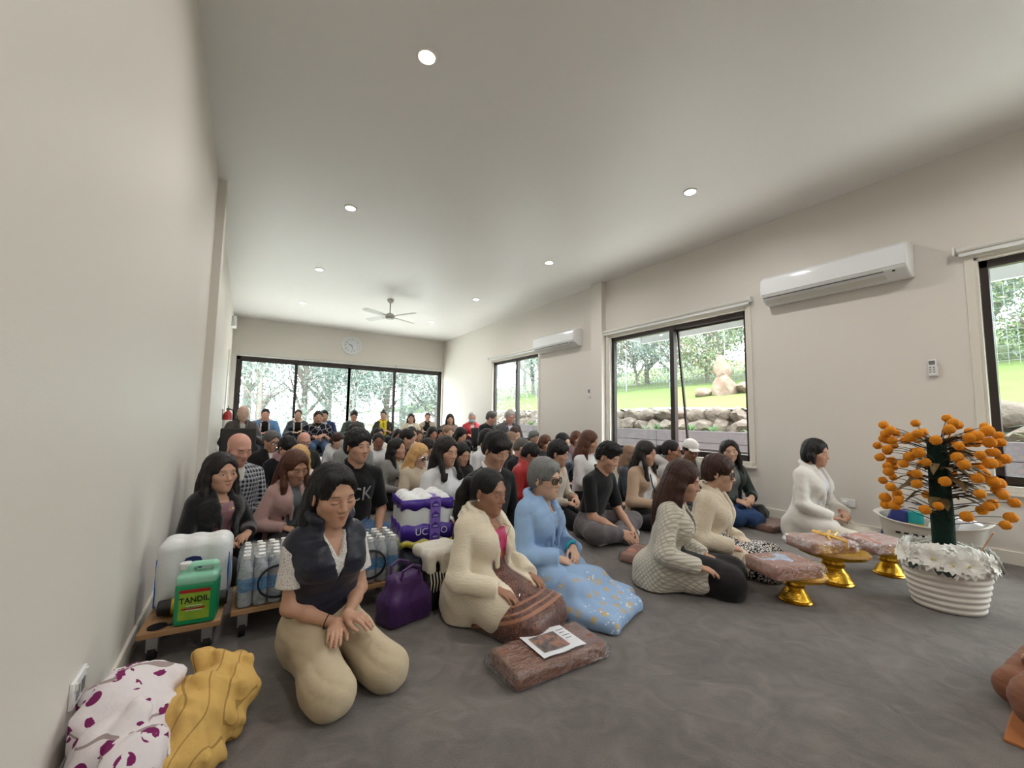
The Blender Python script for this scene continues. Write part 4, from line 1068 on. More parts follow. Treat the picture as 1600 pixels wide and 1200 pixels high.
    def disp(x, y, z):
        lx, ly, lz = F.loc(x, y, z); a = np.arctan2(lx, -ly + .02)
        t = np.sin(a * fr_ + 14 * lz + ph[0]) + .7 * np.sin(a * fr_ * 1.9 + ph[1] + 9 * lz) + .6 * np.sin(ly * 130 + ph[2] + lx * 60)
        if style == 'curly': t = np.sin(lx * 190 + ph[0]) * np.sin(ly * 180 + ph[1]) * np.sin(lz * 200) * 2 + np.sin(lx * 90 + ly * 110)
        return t * amp / 1.5
    if d < 7: S.disp = disp
    V, Q = S.mesh(v); return mesh_obj('hair', V, Q, M_hair, root, col)

# ---- clothing
def ring_pts(P, rad, drop_front=.0, lift=.0, back=-.010, n=12, a0=0, a1=360):
    ax_ = P.nd; ex = P.FT.R[:, 0]; ey = np.cross(ax_, ex); o = P.N + ax_ * lift
    out = []
    for i in range(n + 1):
        t = math.radians(a0 + (a1 - a0) * i / n)  # 0 = front
        out.append(o + ex * (math.sin(t) * rad) + ey * (math.cos(t) * rad * .95 + back) - ax_ * drop_front * max(0, math.cos(t)))
    return out

def garment(P, root, d, name, mat, col, t=.014, sleeve='long', neck='crew', open_=0.0, hem=0.0, puff=0.0, seed=1, wr=.005, cuff=0.0, drape=0.0, hood=False, collar=None, baffle=False, label=None, h=None, gap=0, vdeep=.13):
    t *= .72; S = Sdf(); S.floor = .008; T = P.T; h = h or max(.0072, d * .0036)
    k = (1.06 if P.male else .97) + P.fat * 1.2; s = P.s
    if sleeve != 'none':
        for g, Sh, E, W, f, n in P.arms:
            u1, u2 = unit(E - Sh), unit(W - E)
            if sleeve == 'long': cu, cn, re = W + u2 * .006, u2, .029 * k * s + t * .8 + cuff
            elif sleeve == 'half': cu, cn, re = E - u1 * .035, u1, .046 * k * s + t + puff
            else: cu, cn, re = Sh + (E - Sh) * .66, u1, .052 * k * s + t + puff
            r0, r1 = .047 * k * s + t + puff * .25, .040 * k * s + t * .9 + puff * .8
            if sleeve == 'long': S.rc(Sh, E, r0, r1, .016).rc(E, cu + cn * .03, r1, re, .02)
            else: S.rc(Sh, cu + cn * .05, r0, re, .025)
            S.half(cu, cn, .004, cu - .11 + cn * .06, cu + .11 + cn * .06)
    S.new(.007); put_torso(S, P, t)
    if hem or drape:
        S.rc((0, 0, -.02), (0, -.01, -.10 - hem), .165 * P.w + P.fat + t, .175 * P.w + P.fat + t + drape * .3, .05, fr=P.FE)
        if drape:
            for (hp_, kn, an, to) in P.legs:
                S.rc(hp_, hp_ * .45 + kn * .55, .098 * P.w + P.fat + t, .088 * P.w + P.fat + t, .05)
            S.box((0, -.07, .09), (.155 * P.w + P.fat, .12, .10), .07, .06)
    Fz = P.FT
    if open_:
        g0 = gap or open_
        S.wedge(Fz, [(-.6, g0 * 2.6), (-.06, g0 * 2.0), (.10 * T, g0 * 1.15), (.22 * T, open_), (P.Lt - .08, open_ * .95), (P.Lt + .1, .05)], .03, -.35, P.Lt + .12)
    if neck in ('v',): S.wedge(Fz, [(P.Lt - vdeep, .0), (P.Lt - vdeep * .35, .040), (P.Lt + .1, .085)], .03, P.Lt - vdeep, P.Lt + .12)
    if neck == 'scoop': S.el((0, .075, P.Lt + .01), (.085, .075, .085), .01, 'S', Fz)
    S.rc(P.N - P.nd * .01, P.N + P.nd * .12, .060 * P.hs / .95, .075, .01, 'S')
    if neck == 'crew': S.chain(ring_pts(P, .066 + t * .3, .022), [.0085 + t * .15] * 13, k=.006)
    if neck == 'turtle': S.chain(ring_pts(P, .060, .0, .035), [.018] * 13, k=.012).chain(ring_pts(P, .062, .010, .012), [.018] * 13, k=.012).chain(ring_pts(P, .060, .0, .052), [.015] * 13, k=.01)
    if collar == 'shirt':
        S.chain(ring_pts(P, .068 + t * .3, .035, .012, a0=18, a1=342), [.011] * 13, k=.006).chain(ring_pts(P, .082 + t * .3, .045, -.004, a0=14, a1=346), [.011] * 13, k=.008)
    if collar == 'big':
        S.chain(ring_pts(P, .078 + t * .3, .02, .02, a0=34, a1=326), [.016] * 13, k=.008).chain(ring_pts(P, .102 + t * .3, .05, -.01, a0=30, a1=330), [.015] * 13, k=.012).chain(ring_pts(P, .118 + t * .3, .07, -.035, a0=34, a1=326), [.010] * 13, k=.012)
    if collar == 'stand':
        for lf in (-.005, .015, .035, .052): S.chain(ring_pts(P, .072 + lf * .25 + t * .3, .02, lf, a0=42, a1=318), [.0135] * 13, k=.012)
    if open_ and collar in ('lapel', 'big', 'shawl'):
        for g in (-1, 1):
            x = open_ * .72
            S.chain([(g * .055, .035, P.Lt + .012), (g * (x * .55 + .03), .105 + P.fat, P.Lt - .09), (g * (x + .008), .128 + P.fat * 1.4, .26 * T), (g * (x + .002), .130 + P.fat * 1.7, .16 * T)], [.017, .020, .017, .008], k=.006, fr=Fz)
    if collar in ('lapel', 'shawl'): S.chain(ring_pts(P, .080 + t * .3, .02, .006, a0=50, a1=310), [.018] * 13, k=.012)
    if hood: S.chain(ring_pts(P, .105, .05, -.01, back=-.03, a0=46, a1=314), [.026, .03, .036, .042, .048, .052, .054, .052, .048, .042, .036, .03, .026], k=.02)
    w_ = wrinkles(wr * .7, seed, 1.25); FT = P.FT
    if baffle:
        def dsp(x, y, z):
            lx, ly, lz = FT.loc(x, y, z); return -.0042 * np.sqrt(np.abs(np.sin(lz * 58))) + .0015 + w_(x, y, z) * .4
        S.disp = dsp
    elif wr: S.disp = w_
    V, Q = S.mesh(h); o = mesh_obj(name, V, Q, mat, root, col)
    if label: o['label'] = label
    return o

def bottoms(P, root, d, name, mat, col, t=.012, seed=3, wr=.005, skirt=False, short=0.0, feet=False):
    S = Sdf(); S.floor = .004; h = max(.0078, d * .0038)
    S.rc((0, 0, -.04), (0, .0, .10 * P.T), (.160 if not P.male else .152) * P.w + P.fat + t, .130 * P.w + P.fat * 1.2 + t, .05, fr=P.FE)
    for leg in P.legs: put_leg(S, P, leg, 1.0, t, foot=False)
    if skirt:
        if P.pose == 'seiza':
            a, b = P.legs[0][1], P.legs[1][1]; m = (a + b) / 2
            S.rc((0, .02, .17), m, .12 + P.fat, .085 + t, .06); S.rc(a, b, .070 + t, k=.05); S.box((0, .13, .055), (.165 * P.w + P.fat * .6, .30, .065), .05, .05)
            if skirt == 'spread': S.box((0, .20, .03), (.26, .36, .045), .04, .07).box((0.05, .34, .03), (.20, .30, .04), .035, .06)
        else:
            for leg in P.legs: S.rc(leg[1], leg[2], .075 + t, .075 + t, .05)
            S.rc((0, .05, .13), (P.legs[0][1] + P.legs[1][1]) / 2, .12, .08, .05)
    if P.pose in ('seiza',) and not skirt:
        for h_, k_, a_, to in P.legs: S.rc(k_ + A3(0, .012, .0), k_ + A3(0, -.06, -.01), .070 * P.s + t + P.fat * .4, k=.03)
    S.disp = wrinkles(wr * .8, seed, 1.25)
    V, Q = S.mesh(h); return mesh_obj(name, V, Q, mat, root, col)

def hpt(P, x, y, z): return Vector(P.FH.pt((x, y, z)))
def glasses(P, root, tinted=False, big=False, mat=None):
    g = G(); w, hgt, zc, y = (.026, .019, .002, .098) if not big else (.031, .024, -.001, .098)
    lens = []
    for sd in (-1, 1):
        pts = []; c = A3(sd * .0335, y, zc)
        for k in range(17):
            a = 2 * math.pi * k / 16; e = .62
            px = math.copysign(abs(math.cos(a)) ** e, math.cos(a)) * w; pz = math.copysign(abs(math.sin(a)) ** e, math.sin(a)) * hgt
            pts.append(hpt(P, c[0] + px, c[1] - abs(c[0] + px) * .22, c[2] + pz))
        g.tube(pts, .0026, 6, caps=False); lens.append(pts[:-1])
        g.tube([hpt(P, sd * (.0335 + w), y - .014, zc + .006), hpt(P, sd * .078, .06, zc + .006), hpt(P, sd * .0835, .0, zc + .006), hpt(P, sd * .083, -.02, zc - .012)], .0024, 6)
    g.tube([hpt(P, -.009, y - .001, zc + .007), hpt(P, 0, y + .003, zc + .008), hpt(P, .009, y - .001, zc + .007)], .0024, 6)
    o = g.build('spectacles', mat or M_specs, root)
    for pts in lens: G().quad(*pts).build('lens', M_lensd if tinted else M_lensc, o)
    return o

def surf_pt(P, x, z, off):
    """a point just in front of the chest: x, z in the torso frame"""
    f = P.fat; w = P.w; rr = .134 * w + f * .8; y = math.sqrt(max(rr * rr - x * x, 1e-4)) * P.dr
    if not P.male: y = max(y, .082 + math.sqrt(max(.05 ** 2 - (abs(x) - .066) ** 2 * .7, 0)) * .9)
    return Vector(P.FT.pt((x, y + off, z)))
def necklace(P, root, mat, drop=.16, pend=True, off=.02):
    z = P.Lt - drop
    pts = [Vector(q) for q in ring_pts(P, .064, .03, -.002, a0=40, a1=320, n=14)]
    L = [surf_pt(P, sx * x, zz, off) for sx, x, zz in ((-1, .045, P.Lt - .05), (-1, .03, P.Lt - .09), (-1, .010, z + .012))]; R_ = [surf_pt(P, x, zz, off) for x, zz in ((.045, P.Lt - .05), (.03, P.Lt - .09), (.010, z + .012))]
    o = G().tube([surf_pt(P, -.010, z + .012, off)] + L[::-1][1:] + pts[::-1] + R_, .0019, 6).build('necklace', mat, root)
    if pend:
        c = surf_pt(P, 0, z, off + .004); M = frame_mat(c, P.FT.R[:, 0], P.FT.R[:, 2])
        g = G().box((0, -.014, 0), (.024, .036, .006)); g.xform(M); g.build('pendant', M_gold, o, bevel=.003)
        g = G().box((0, -.014, .0035), (.014, .024, .002)); g.xform(M); g.build('amulet', simple('amulet_clay', lin(222, 206, 170), .6), o)
    return o
def band(P, root, i, mat, r=.0305, pos=-.03, th=.0035, name='bracelet'):
    g, Sh, E, W, f, n = P.arms[i]; u = unit(W - E); c = W + u * pos; ex = unit(np.cross(u, A3(.3, .2, 1))); ey = np.cross(u, ex)
    pts = [Vector(c + ex * math.cos(a) * r + ey * math.sin(a) * r) for a in np.linspace(0, 2 * math.pi, 21)]
    return G().tube(pts, th, 6, caps=False).build(name, mat, root)

def project_text(o, target, P, off=.004, M=None):
    """lays flat lettering onto the cloth it is printed on"""
    from mathutils.bvhtree import BVHTree
    me = target.data; B = BVHTree.FromPolygons([v.co for v in me.vertices], [tuple(p.vertices) for p in me.polygons])
    M = M or Matrix.Identity(4); ey = Vector(P.FT.R[:, 1])
    bm = bmesh.new(); bm.from_mesh(o.data); bmesh.ops.triangulate(bm, faces=bm.faces); bmesh.ops.subdivide_edges(bm, edges=[e for e in bm.edges if e.calc_length() > .015], cuts=2, use_grid_fill=True); bm.to_mesh(o.data); bm.free()
    for v in o.data.vertices:
        q = M @ v.co; h = B.ray_cast(q + ey * .3, -ey)
        if h[0] is not None: v.co = h[0] + ey * off
        else: v.co = q
    o.matrix_local = Matrix.Identity(4)
# ------------------------------------------------------------------ people: the congregation
SK = dict(tan=lin(190, 148, 124), brown=lin(160, 118, 96), deep=lin(142, 102, 82), fair=lin(216, 180, 158), pink=lin(214, 162, 144), light=lin(204, 166, 142), grey=lin(200, 170, 152))
HB = dict(black=lin(20, 18, 19), soft=lin(30, 25, 24), brown=lin(58, 36, 29), chest=lin(84, 52, 38), auburn=lin(104, 62, 42), blond=lin(196, 158, 104), grey=lin(112, 116, 116), white=lin(180, 178, 174), salt=lin(90, 88, 86), ash=lin(130, 104, 84))
col = lin
FLOOR_G = 'people sitting on the carpet'; CHAIR_G = 'people seated on chairs at the back'

def person(px, top, chin, head, label, skin='tan', hair=('short', 'black'), d=None, group=FLOOR_G, look=(0, 14, 0), open_eyes=False, **kw):
    dd = d or FPX * .245 / (chin - top); hw = at(px, top + (chin - top) * .545, dd)
    P = frame_person(hw, head, look=look, **kw); P.d = dd
    root = empty('person', (P.base[0], P.base[1], 0), P.rz, label, 'person', group); P.root = root
    build_body(P, root, dd, SK[skin] if isinstance(skin, str) else skin, open_eyes)
    if hair: P.hair = build_hair(P, root, dd, hair[0], HB[hair[1]] if isinstance(hair[1], str) else hair[1], *(hair[2:]), seed=int(px))
    return P
def wear(P, name, mat, c, **kw): return garment(P, P.root, P.d, name, CL[mat], c, seed=int(P.base[0] * 97 + 5) % 50, **kw)
def pants(P, name, mat, c, **kw): return bottoms(P, P.root, P.d, name, CL[mat], c, seed=int(P.base[1] * 97 + 5) % 50, **kw)
W1 = (1, 1, 1, 1)
JEAN = col(78, 98, 128); DARK = col(26, 26, 30)

# --- front row, kneeling nearest the platform
P = person(522, 723, 817, 166, 'person kneeling in a navy puffer vest over a dotted white blouse and beige trousers', 'tan', ('tucked', 'black', .30), look=(-3, 13, 2), pose='seiza', fat=.008, w=.92, lean=5, hands='crossed', s=.84, hs=1.03, d=1.80)
wear(P, 'blouse', 'dots', W1, t=.010, sleeve='short', neck='v', collar='shirt', puff=.012)
wear(P, 'puffer_vest', 'nylon', col(24, 27, 44), t=.019, sleeve='none', neck='v', vdeep=.21, collar='stand', baffle=True)
pants(P, 'trousers', 'cloth', col(196, 180, 152), t=.016, wr=.007)
band(P, P.root, 1, M_black, .030, -.035, .0022)

P = person(764, 728, 802, 158, 'person kneeling in a ribbed cream coat, bright pink top and brown-gold skirt', 'brown', ('pony', 'black', .34), look=(-4, 10, 0), pose='seiza', fat=.012, w=.96, lean=3, hands='thighs', s=.84, d=2.27)
wear(P, 'top', 'silk', col(196, 22, 104), t=.010, sleeve='none', neck='scoop')
wear(P, 'coat', 'rib', col(228, 216, 194), t=.030, sleeve='long', open_=.060, collar='big', drape=.03, hem=.03, cuff=.010, wr=.007)
pants(P, 'sarong', 'brocade', W1, t=.016, skirt=True, wr=.005)
necklace(P, P.root, M_gold, .17, True, .030); band(P, P.root, 1, M_silver, .0105, .115, .002, 'ring')
for g in (-1, 1): G().ell(hpt(P, g * .083, -.004, -.036), (.0055,) * 3, 10, 7).build('earring', simple('pearl', lin(230, 226, 216), .2, .6), P.root)

P = person(852, 712, 779, 160, 'person with short grey hair and glasses kneeling in a pale blue embroidered dress', 'light', ('pixie', 'grey'), look=(-2, 4, 0), pose='seiza', fat=.010, w=.95, lean=8, hands='clasp', s=.86, d=2.60)
wear(P, 'blouse', 'embroidered', col(150, 176, 206), t=.012, sleeve='none', neck='scoop')
wear(P, 'kebaya_jacket', 'embroidered', col(150, 180, 216), t=.026, sleeve='long', open_=.045, gap=.06, collar='shawl', drape=.02, hem=.04, cuff=.014, puff=.012, wr=.008)
pants(P, 'skirt', 'embroidered', col(146, 174, 208), t=.018, skirt='spread', wr=.009)
glasses(P, P.root, True); necklace(P, P.root, M_silver, .15, True, .03)
for i in (0, 1): band(P, P.root, i, simple('turquoise_cuff', lin(40, 170, 196), .6), .037, -.012, .010, 'cuff')

P = person(1068, 717, 780, 152, 'person with long dark brown hair kneeling in a white quilted jacket and black trousers', 'tan', ('long', 'brown', .34), look=(0, 14, 0), pose='side', side=-1, w=.92, lean=12, hands='thighs', s=.86, d=2.66)
wear(P, 'blouse', 'cloth', col(30, 28, 30), t=.008, sleeve='none', neck='scoop')
wear(P, 'quilted_jacket', 'quilt', col(212, 206, 192), t=.026, sleeve='long', open_=.05, collar=None, drape=.01, hem=.0, cuff=.010, puff=.006)
pants(P, 'trousers', 'cloth', col(26, 24, 26), t=.024, wr=.007, skirt=True)

P = person(1124, 709, 765, 160, 'person with short brown hair and dark sunglasses in a cream cardigan and monochrome print skirt', 'light', ('mop', 'brown'), look=(-4, 8, 0), pose='side', side=-1, w=.98, fat=.008, lean=10, hands='low', s=.88, d=3.0)
wear(P, 'blouse', 'cloth', col(150, 128, 116), t=.010, sleeve='none', neck='v')
wear(P, 'cardigan', 'fleece', col(222, 208, 184), t=.030, sleeve='long', open_=.05, collar='shawl', drape=.02, hem=.02, cuff=.014, puff=.008, wr=.008)
pants(P, 'skirt', 'mono', W1, t=.030, skirt=True, wr=.008)
glasses(P, P.root, True, True)

P = person(1275, 685, 727, 186, 'person with a black bob kneeling by the right wall in an off-white linen blazer', 'tan', ('bob', 'black'), look=(-6, 8, 0), pose='seiza', w=.98, fat=.008, lean=7, hands='lap', s=.90, d=3.80)
wear(P, 't_shirt', 'cloth', col(222, 222, 230), t=.010, sleeve='none')
wear(P, 'blazer', 'cloth', col(230, 227, 220), t=.028, sleeve='long', open_=.055, collar='lapel', drape=.02, hem=.02, cuff=.012, wr=.007)
pants(P, 'trousers', 'cloth', col(226, 220, 206), t=.022, wr=.008)

P = person(950, 691, 734, 166, 'person with curly black hair sitting cross-legged in a black t-shirt and grey trousers', 'tan', ('curly', 'black'), look=(-4, 22, 0), male=True, pose='cross', lean=16, hands='shins', s=1.0, d=3.70, w=.95)
o = wear(P, 't_shirt', 'cloth', col(20, 20, 22), t=.012, sleeve='half')
for k, c in enumerate((lin(190, 60, 56), lin(210, 200, 200))):
    g = G().box((0, 0, 0), (.035, .011, .0015)); g.xform(frame_mat(surf_pt(P, -.07, P.Lt * .66 - k * .014, .018), P.FT.R[:, 0], P.FT.R[:, 2])); g.build('chest_print', simple('print_%d' % k, c, .8), o)
pants(P, 'trousers', 'cloth', col(96, 90, 92), t=.016, wr=.008)
for leg in P.legs:
    S = Sdf(); S.floor = .003; S.rc(leg[2] * .75 + leg[1] * .25, leg[2], .042, .043).rc(leg[2], leg[3], .046, .034, .02); V, Q = S.mesh(.009); mesh_obj('sock', V, Q, CL['cloth'], P.root, col(224, 222, 216))

P = person(1010, 688, 726, 176, 'person with a dark ponytail in a tan cardigan over a white turtleneck, bag strap across', 'tan', ('longfront', 'soft', .32), look=(-8, 12, 0), pose='side', w=.92, lean=6, hands='lap', d=4.30)
wear(P, 'turtleneck', 'knit', col(226, 224, 222), t=.010, sleeve='none', neck='turtle')
wear(P, 'cardigan', 'knit', col(178, 152, 128), t=.022, sleeve='long', open_=.062, collar=None, hem=.01, cuff=.004)
pants(P, 'trousers', 'cloth', DARK, t=.012)
P.b = G().tube([surf_pt(P, .08, P.Lt * .86, .02), surf_pt(P, .03, P.Lt * .62, .03), surf_pt(P, -.05, P.Lt * .36, .03), surf_pt(P, -.10, P.Lt * .16, .04)], .006, 6).build('bag_strap', M_black, P.root)

P = person(1050, 685, 722, 156, 'person with tied-back black hair in a pale grey hooded top beside the big window', 'brown', ('pony', 'black', .22), look=(0, 6, 0), pose='side', w=.98, lean=6, hands='lap', d=4.62, s=.86)
wear(P, 'hooded_top', 'fleece', col(196, 192, 192), t=.026, sleeve='long', neck='crew', hood=True); pants(P, 'trousers', 'cloth', col(60, 58, 62))
P = person(1079, 686, 720, 200, 'person in a white cap and olive jacket half hidden under the big window', 'deep', ('crop', 'black'), look=(14, 18, 0), male=True, pose='side', lean=8, d=5.05, s=.84, w=.9)
wear(P, 'shirt', 'cloth', col(206, 200, 192), t=.010, sleeve='none', collar='shirt'); wear(P, 'jacket', 'cloth', col(104, 100, 88), t=.026, open_=.055, collar='lapel'); pants(P, 'jeans', 'denim', JEAN)
S = Sdf(); S.el((0, -.012, .060), (.088, .106, .086), .01, fr=P.FH).half(P.FH.pt((0, 0, .048)), P.FH.R @ A3(0, .10, -1), .004).el((0, .105, .050), (.068, .062, .008), .012, fr=P.FH); V, Q = S.mesh(.010); mesh_obj('cap', V, Q, CL['cloth'], P.root, col(220, 218, 214))
P = person(1140, 686, 721, 206, 'person with long dark hair in a dark green jacket facing the camera under the window', 'light', ('long', 'soft', .34), look=(22, 4, 4), open_eyes=True, pose='side', w=.95, lean=4, hands='clasp', d=4.55)
wear(P, 'sweater', 'knit', col(120, 124, 124), t=.010, sleeve='none'); wear(P, 'jacket', 'nylon', col(32, 48, 42), t=.026, open_=.05, collar=None, cuff=.004)
pants(P, 'jeans', 'denim', col(52, 74, 112), t=.016); band(P, P.root, 1, M_black, .031, -.03, .006, 'wristwatch')
P = person(986, 694, 731, 150, 'person with ash-brown straight hair in a navy jacket, back turned, behind the tan cardigan', 'light', ('long', 'ash', .24), look=(-10, 8, 0), pose='side', w=.95, lean=6, d=5.25)
wear(P, 'jacket', 'nylon', col(40, 46, 60), t=.024, sleeve='long'); pants(P, 'trousers', 'cloth', DARK)

# --- left side, by the wall
P = person(345, 716, 778, 146, 'person with dark hair in a black jacket over a mauve top beside the left wall', 'tan', ('long', 'soft', .20), look=(4, 2, 0), pose='seiza', w=.92, fat=.008, s=.84, lean=4, d=2.84, hs=1.06, open_eyes=True)
wear(P, 'top', 'silk', col(132, 92, 96), t=.010, sleeve='none', neck='scoop'); wear(P, 'jacket', 'fleece', col(22, 21, 23), t=.024, open_=.060, collar='shawl', hem=.02, cuff=.006)
pants(P, 'trousers', 'cloth', col(28, 27, 30), t=.016)
g = G().lathe([(0, 0), (.006, .001), (.009, .003), (.010, .0), (.005, -.002), (0, -.002)], 14); g.xform(frame_mat(surf_pt(P, -.035, P.Lt * .70, .016), P.FT.R[:, 0], P.FT.R[:, 2])); g.build('brooch', M_gold, P.root)
P = person(374, 676, 723, 150, 'bald person in a black-and-white checked shirt holding a wrapped parcel', 'pink', None, look=(0, 20, 2), male=True, pose='cross', w=1.05, fat=.016, lean=6, hands='clasp', s=.95, d=3.40)
wear(P, 't_shirt', 'cloth', col(206, 204, 198), t=.008, sleeve='none'); wear(P, 'checked_shirt', 'plaid', W1, t=.018, neck='v', collar='shirt', hem=.02); pants(P, 'jeans', 'denim', JEAN, t=.014); PL2 = P
P = person(461, 703, 754, 158, 'person with very long auburn-tipped hair in a dusty pink blazer over a grey top', 'tan', ('longfront', 'chest', .36), look=(-2, 18, 2), pose='side', w=.90, lean=6, hands='low', d=3.32, hs=1.06, s=.88)
wear(P, 'top', 'cloth', col(104, 112, 116), t=.010, sleeve='none'); wear(P, 'blazer', 'cloth', col(198, 164, 158), t=.024, open_=.052, collar='lapel', hem=.02); pants(P, 'trousers', 'cloth', DARK)
P = person(560, 671, 720, 166, 'person with cropped black hair in a black t-shirt with large white letters and jeans', 'tan', ('mop', 'black'), look=(-6, 4, 0), male=True, pose='cross', w=.98, lean=5, hands='low', s=.98, d=3.22, open_eyes=True)
o = wear(P, 't_shirt', 'cloth', col(18, 18, 20), t=.016, sleeve='half', neck='crew')
M_print = simple('white_print', lin(196, 196, 196), .8, .2)
TM = frame_mat(P.FT.pt((-.005, .10, P.Lt * .60)), -P.FT.R[:, 0], P.FT.R[:, 2]); x = text_mesh('chest_lettering', 'CK', M_print, P.root, .15, TM); project_text(x, o, P, .005, TM); pants(P, 'jeans', 'denim', col(96, 122, 158), t=.020, wr=.009)
P = person(468, 690, 738, 168, 'person with pale blond hair in a cream fleece right behind the dusty pink blazer', 'fair', ('long', 'blond', .26), look=(4, 16, 0), pose='side', w=.92, lean=4, d=4.2)
wear(P, 'fleece', 'fleece', col(214, 202, 184), t=.022, neck='crew'); pants(P, 'trousers', 'cloth', DARK)
P = person(449, 680, 716, 160, 'person with thick black hair bowing in a black coat with a mauve scarf', 'light', ('bowl', 'black'), look=(-12, 30, 0), pose='side', w=.98, lean=10, d=4.75)
wear(P, 'coat', 'cloth', col(22, 22, 25), t=.026); pants(P, 'trousers', 'cloth', DARK)
S = Sdf(); S.chain(ring_pts(P, .088, .03, .0), [.030] * 13, k=.02).chain(ring_pts(P, .082, .01, .03), [.022] * 13, k=.02); V, Q = S.mesh(.014); mesh_obj('scarf', V, Q, CL['cloth'], P.root, col(170, 136, 142))
P = person(424, 673, 703, 160, 'person with short dark hair and glasses in a black jacket beside the empty grey chair', 'tan', ('short', 'salt'), look=(-14, 18, 0), male=True, pose='side', lean=6, d=5.40)
wear(P, 'shirt', 'cloth', col(206, 200, 190), t=.010, sleeve='none'); wear(P, 'jacket', 'cloth', col(32, 30, 31), t=.024, open_=.045, collar='lapel'); pants(P, 'trousers', 'cloth', DARK); glasses(P, P.root)
P = person(475, 675, 702, 176, 'bald older person with glasses in a dark jacket and blue jeans on the carpet', 'pink', ('fringe', 'white'), look=(-4, 16, 0), male=True, pose='side', lean=6, s=.86, d=5.80)
wear(P, 'jacket', 'cloth', col(40, 42, 40), t=.020, collar='shirt'); pants(P, 'jeans', 'denim', JEAN); glasses(P, P.root)

# --- the chair row at the back
def chair_person(px, top, chin, head, label, *a, **k):
    k.setdefault('pose', 'chair'); k.setdefault('group', CHAIR_G); k.setdefault('look', (0, 8, 0)); return person(px, top, chin, head, label, *a, **k)
CP = []
P = chair_person(497, 648, 670, 182, 'person with a dark beard in a dark line-patterned shirt seated on a chair', 'tan', ('crop', 'soft'), male=True, hands='clasp', d=7.4); CP.append(P)
wear(P, 'patterned_shirt', 'lines', W1, t=.018, collar='shirt'); pants(P, 'jeans', 'denim', JEAN)
S = Sdf(); S.el((0, .050, -.090), (.050, .044, .032), .01, fr=P.FH).el((0, .078, -.046), (.026, .020, .008), .01, fr=P.FH).el((0, .1, -.062), (.020, .03, .008), .006, 'S', P.FH); V, Q = S.mesh(.009); mesh_obj('beard', V, Q, M_hair, P.root, HB['soft'])
P = chair_person(380, 633, 657, 172, 'thin bald person in a dark brown leather jacket seated by the fire extinguisher', 'grey', ('fringe', 'salt'), male=True, w=.88, d=6.85, look=(-4, 6, 0)); CP.append(P)
wear(P, 'shirt', 'cloth', col(190, 186, 176), t=.010, sleeve='none', collar='shirt'); wear(P, 'leather_jacket', 'leather', col(64, 56, 54), t=.030, open_=.058, collar='lapel'); pants(P, 'trousers', 'cloth', col(50, 48, 50))
P = chair_person(415, 637, 657, 182, 'person in a blue denim jacket with white fleece collar before the leftmost glass door', 'pink', ('crop', 'black'), male=True, d=8.7); CP.append(P)
wear(P, 't_shirt', 'cloth', DARK, t=.010, sleeve='none'); wear(P, 'denim_jacket', 'denim', col(98, 134, 178), t=.026, open_=.062, collar=None)
wear_fleece = []
def fleece_collar(P, c=col(214, 200, 186)):
    S = Sdf(); S.chain(ring_pts(P, .092, .03, .005, a0=30, a1=330), [.022] * 13, k=.02).chain(ring_pts(P, .118, .05, -.02, a0=34, a1=326), [.018] * 13, k=.02)
    for g in (-1, 1): S.chain([surf_pt(P, g * .075, P.Lt * f_, .03) for f_ in (.86, .6, .3)], [.018, .016, .012], k=.01)
    V, Q = S.mesh(.013); o = mesh_obj('fleece_collar', V, Q, CL['fleece'], P.root, c); o['label'] = 'cream fleece collar'
fleece_collar(P); pants(P, 'jeans', 'denim', JEAN)
P = chair_person(466, 639, 656, 184, 'person in a dark jacket with broad cream fleece collar before the second glass door', 'light', ('bun', 'brown'), d=9.3); CP.append(P)
wear(P, 'top', 'cloth', DARK, t=.010, sleeve='none'); wear(P, 'jacket', 'leather', col(60, 66, 72), t=.024, open_=.05); fleece_collar(P); pants(P, 'trousers', 'cloth', DARK)
P = chair_person(507, 641, 657, 186, 'person in a navy pullover and pale blue shirt collar behind the bearded person', 'tan', ('short', 'soft'), male=True, d=9.6); CP.append(P)
wear(P, 'pullover', 'knit', col(44, 58, 96), t=.020, neck='v'); wear(P, 'shirt', 'cloth', col(176, 186, 206), t=.010, sleeve='none', collar='shirt'); pants(P, 'trousers', 'cloth', col(50, 52, 60))
P = chair_person(553, 641, 658, 190, 'young person with glasses in a dark green pullover under the wall clock', 'pink', ('mop', 'soft'), male=True, d=9.9); CP.append(P)
wear(P, 'pullover', 'knit', col(72, 84, 80), t=.020, collar='shirt'); pants(P, 'trousers', 'cloth', DARK); glasses(P, P.root)
P = chair_person(599, 641, 657, 194, 'person with a bright yellow scarf over an olive coat, hands folded, on a chair', 'tan', ('topknot', 'soft'), hands='clasp', d=10.2); CP.append(P)
wear(P, 'coat', 'cloth', col(52, 50, 42), t=.024, sleeve='long'); pants(P, 'trousers', 'cloth', DARK)
S = Sdf(); S.chain(ring_pts(P, .085, .03, .01), [.024] * 13, k=.02)
for g in (-1, 1): S.chain([surf_pt(P, g * .045, P.Lt * f_, .045) for f_ in (.9, .6, .3, .05)], [.036, .038, .038, .034], k=.02)
V, Q = S.mesh(.016); mesh_obj('scarf', V, Q, CL['cloth'], P.root, col(222, 200, 60))
P = chair_person(642, 645, 661, 196, 'person with long brown hair in a beige coat before the last glass door', 'tan', ('long', 'brown', .24), d=10.5); CP.append(P)
wear(P, 'top', 'cloth', col(214, 206, 194), t=.010, sleeve='none'); wear(P, 'coat', 'fleece', col(190, 178, 156), t=.026, open_=.055, collar='shawl'); pants(P, 'trousers', 'cloth', DARK)
P = chair_person(668, 644, 659, 198, 'person in a black top and sandy coat beside the back right corner', 'tan', ('bun', 'brown'), d=10.9); CP.append(P)
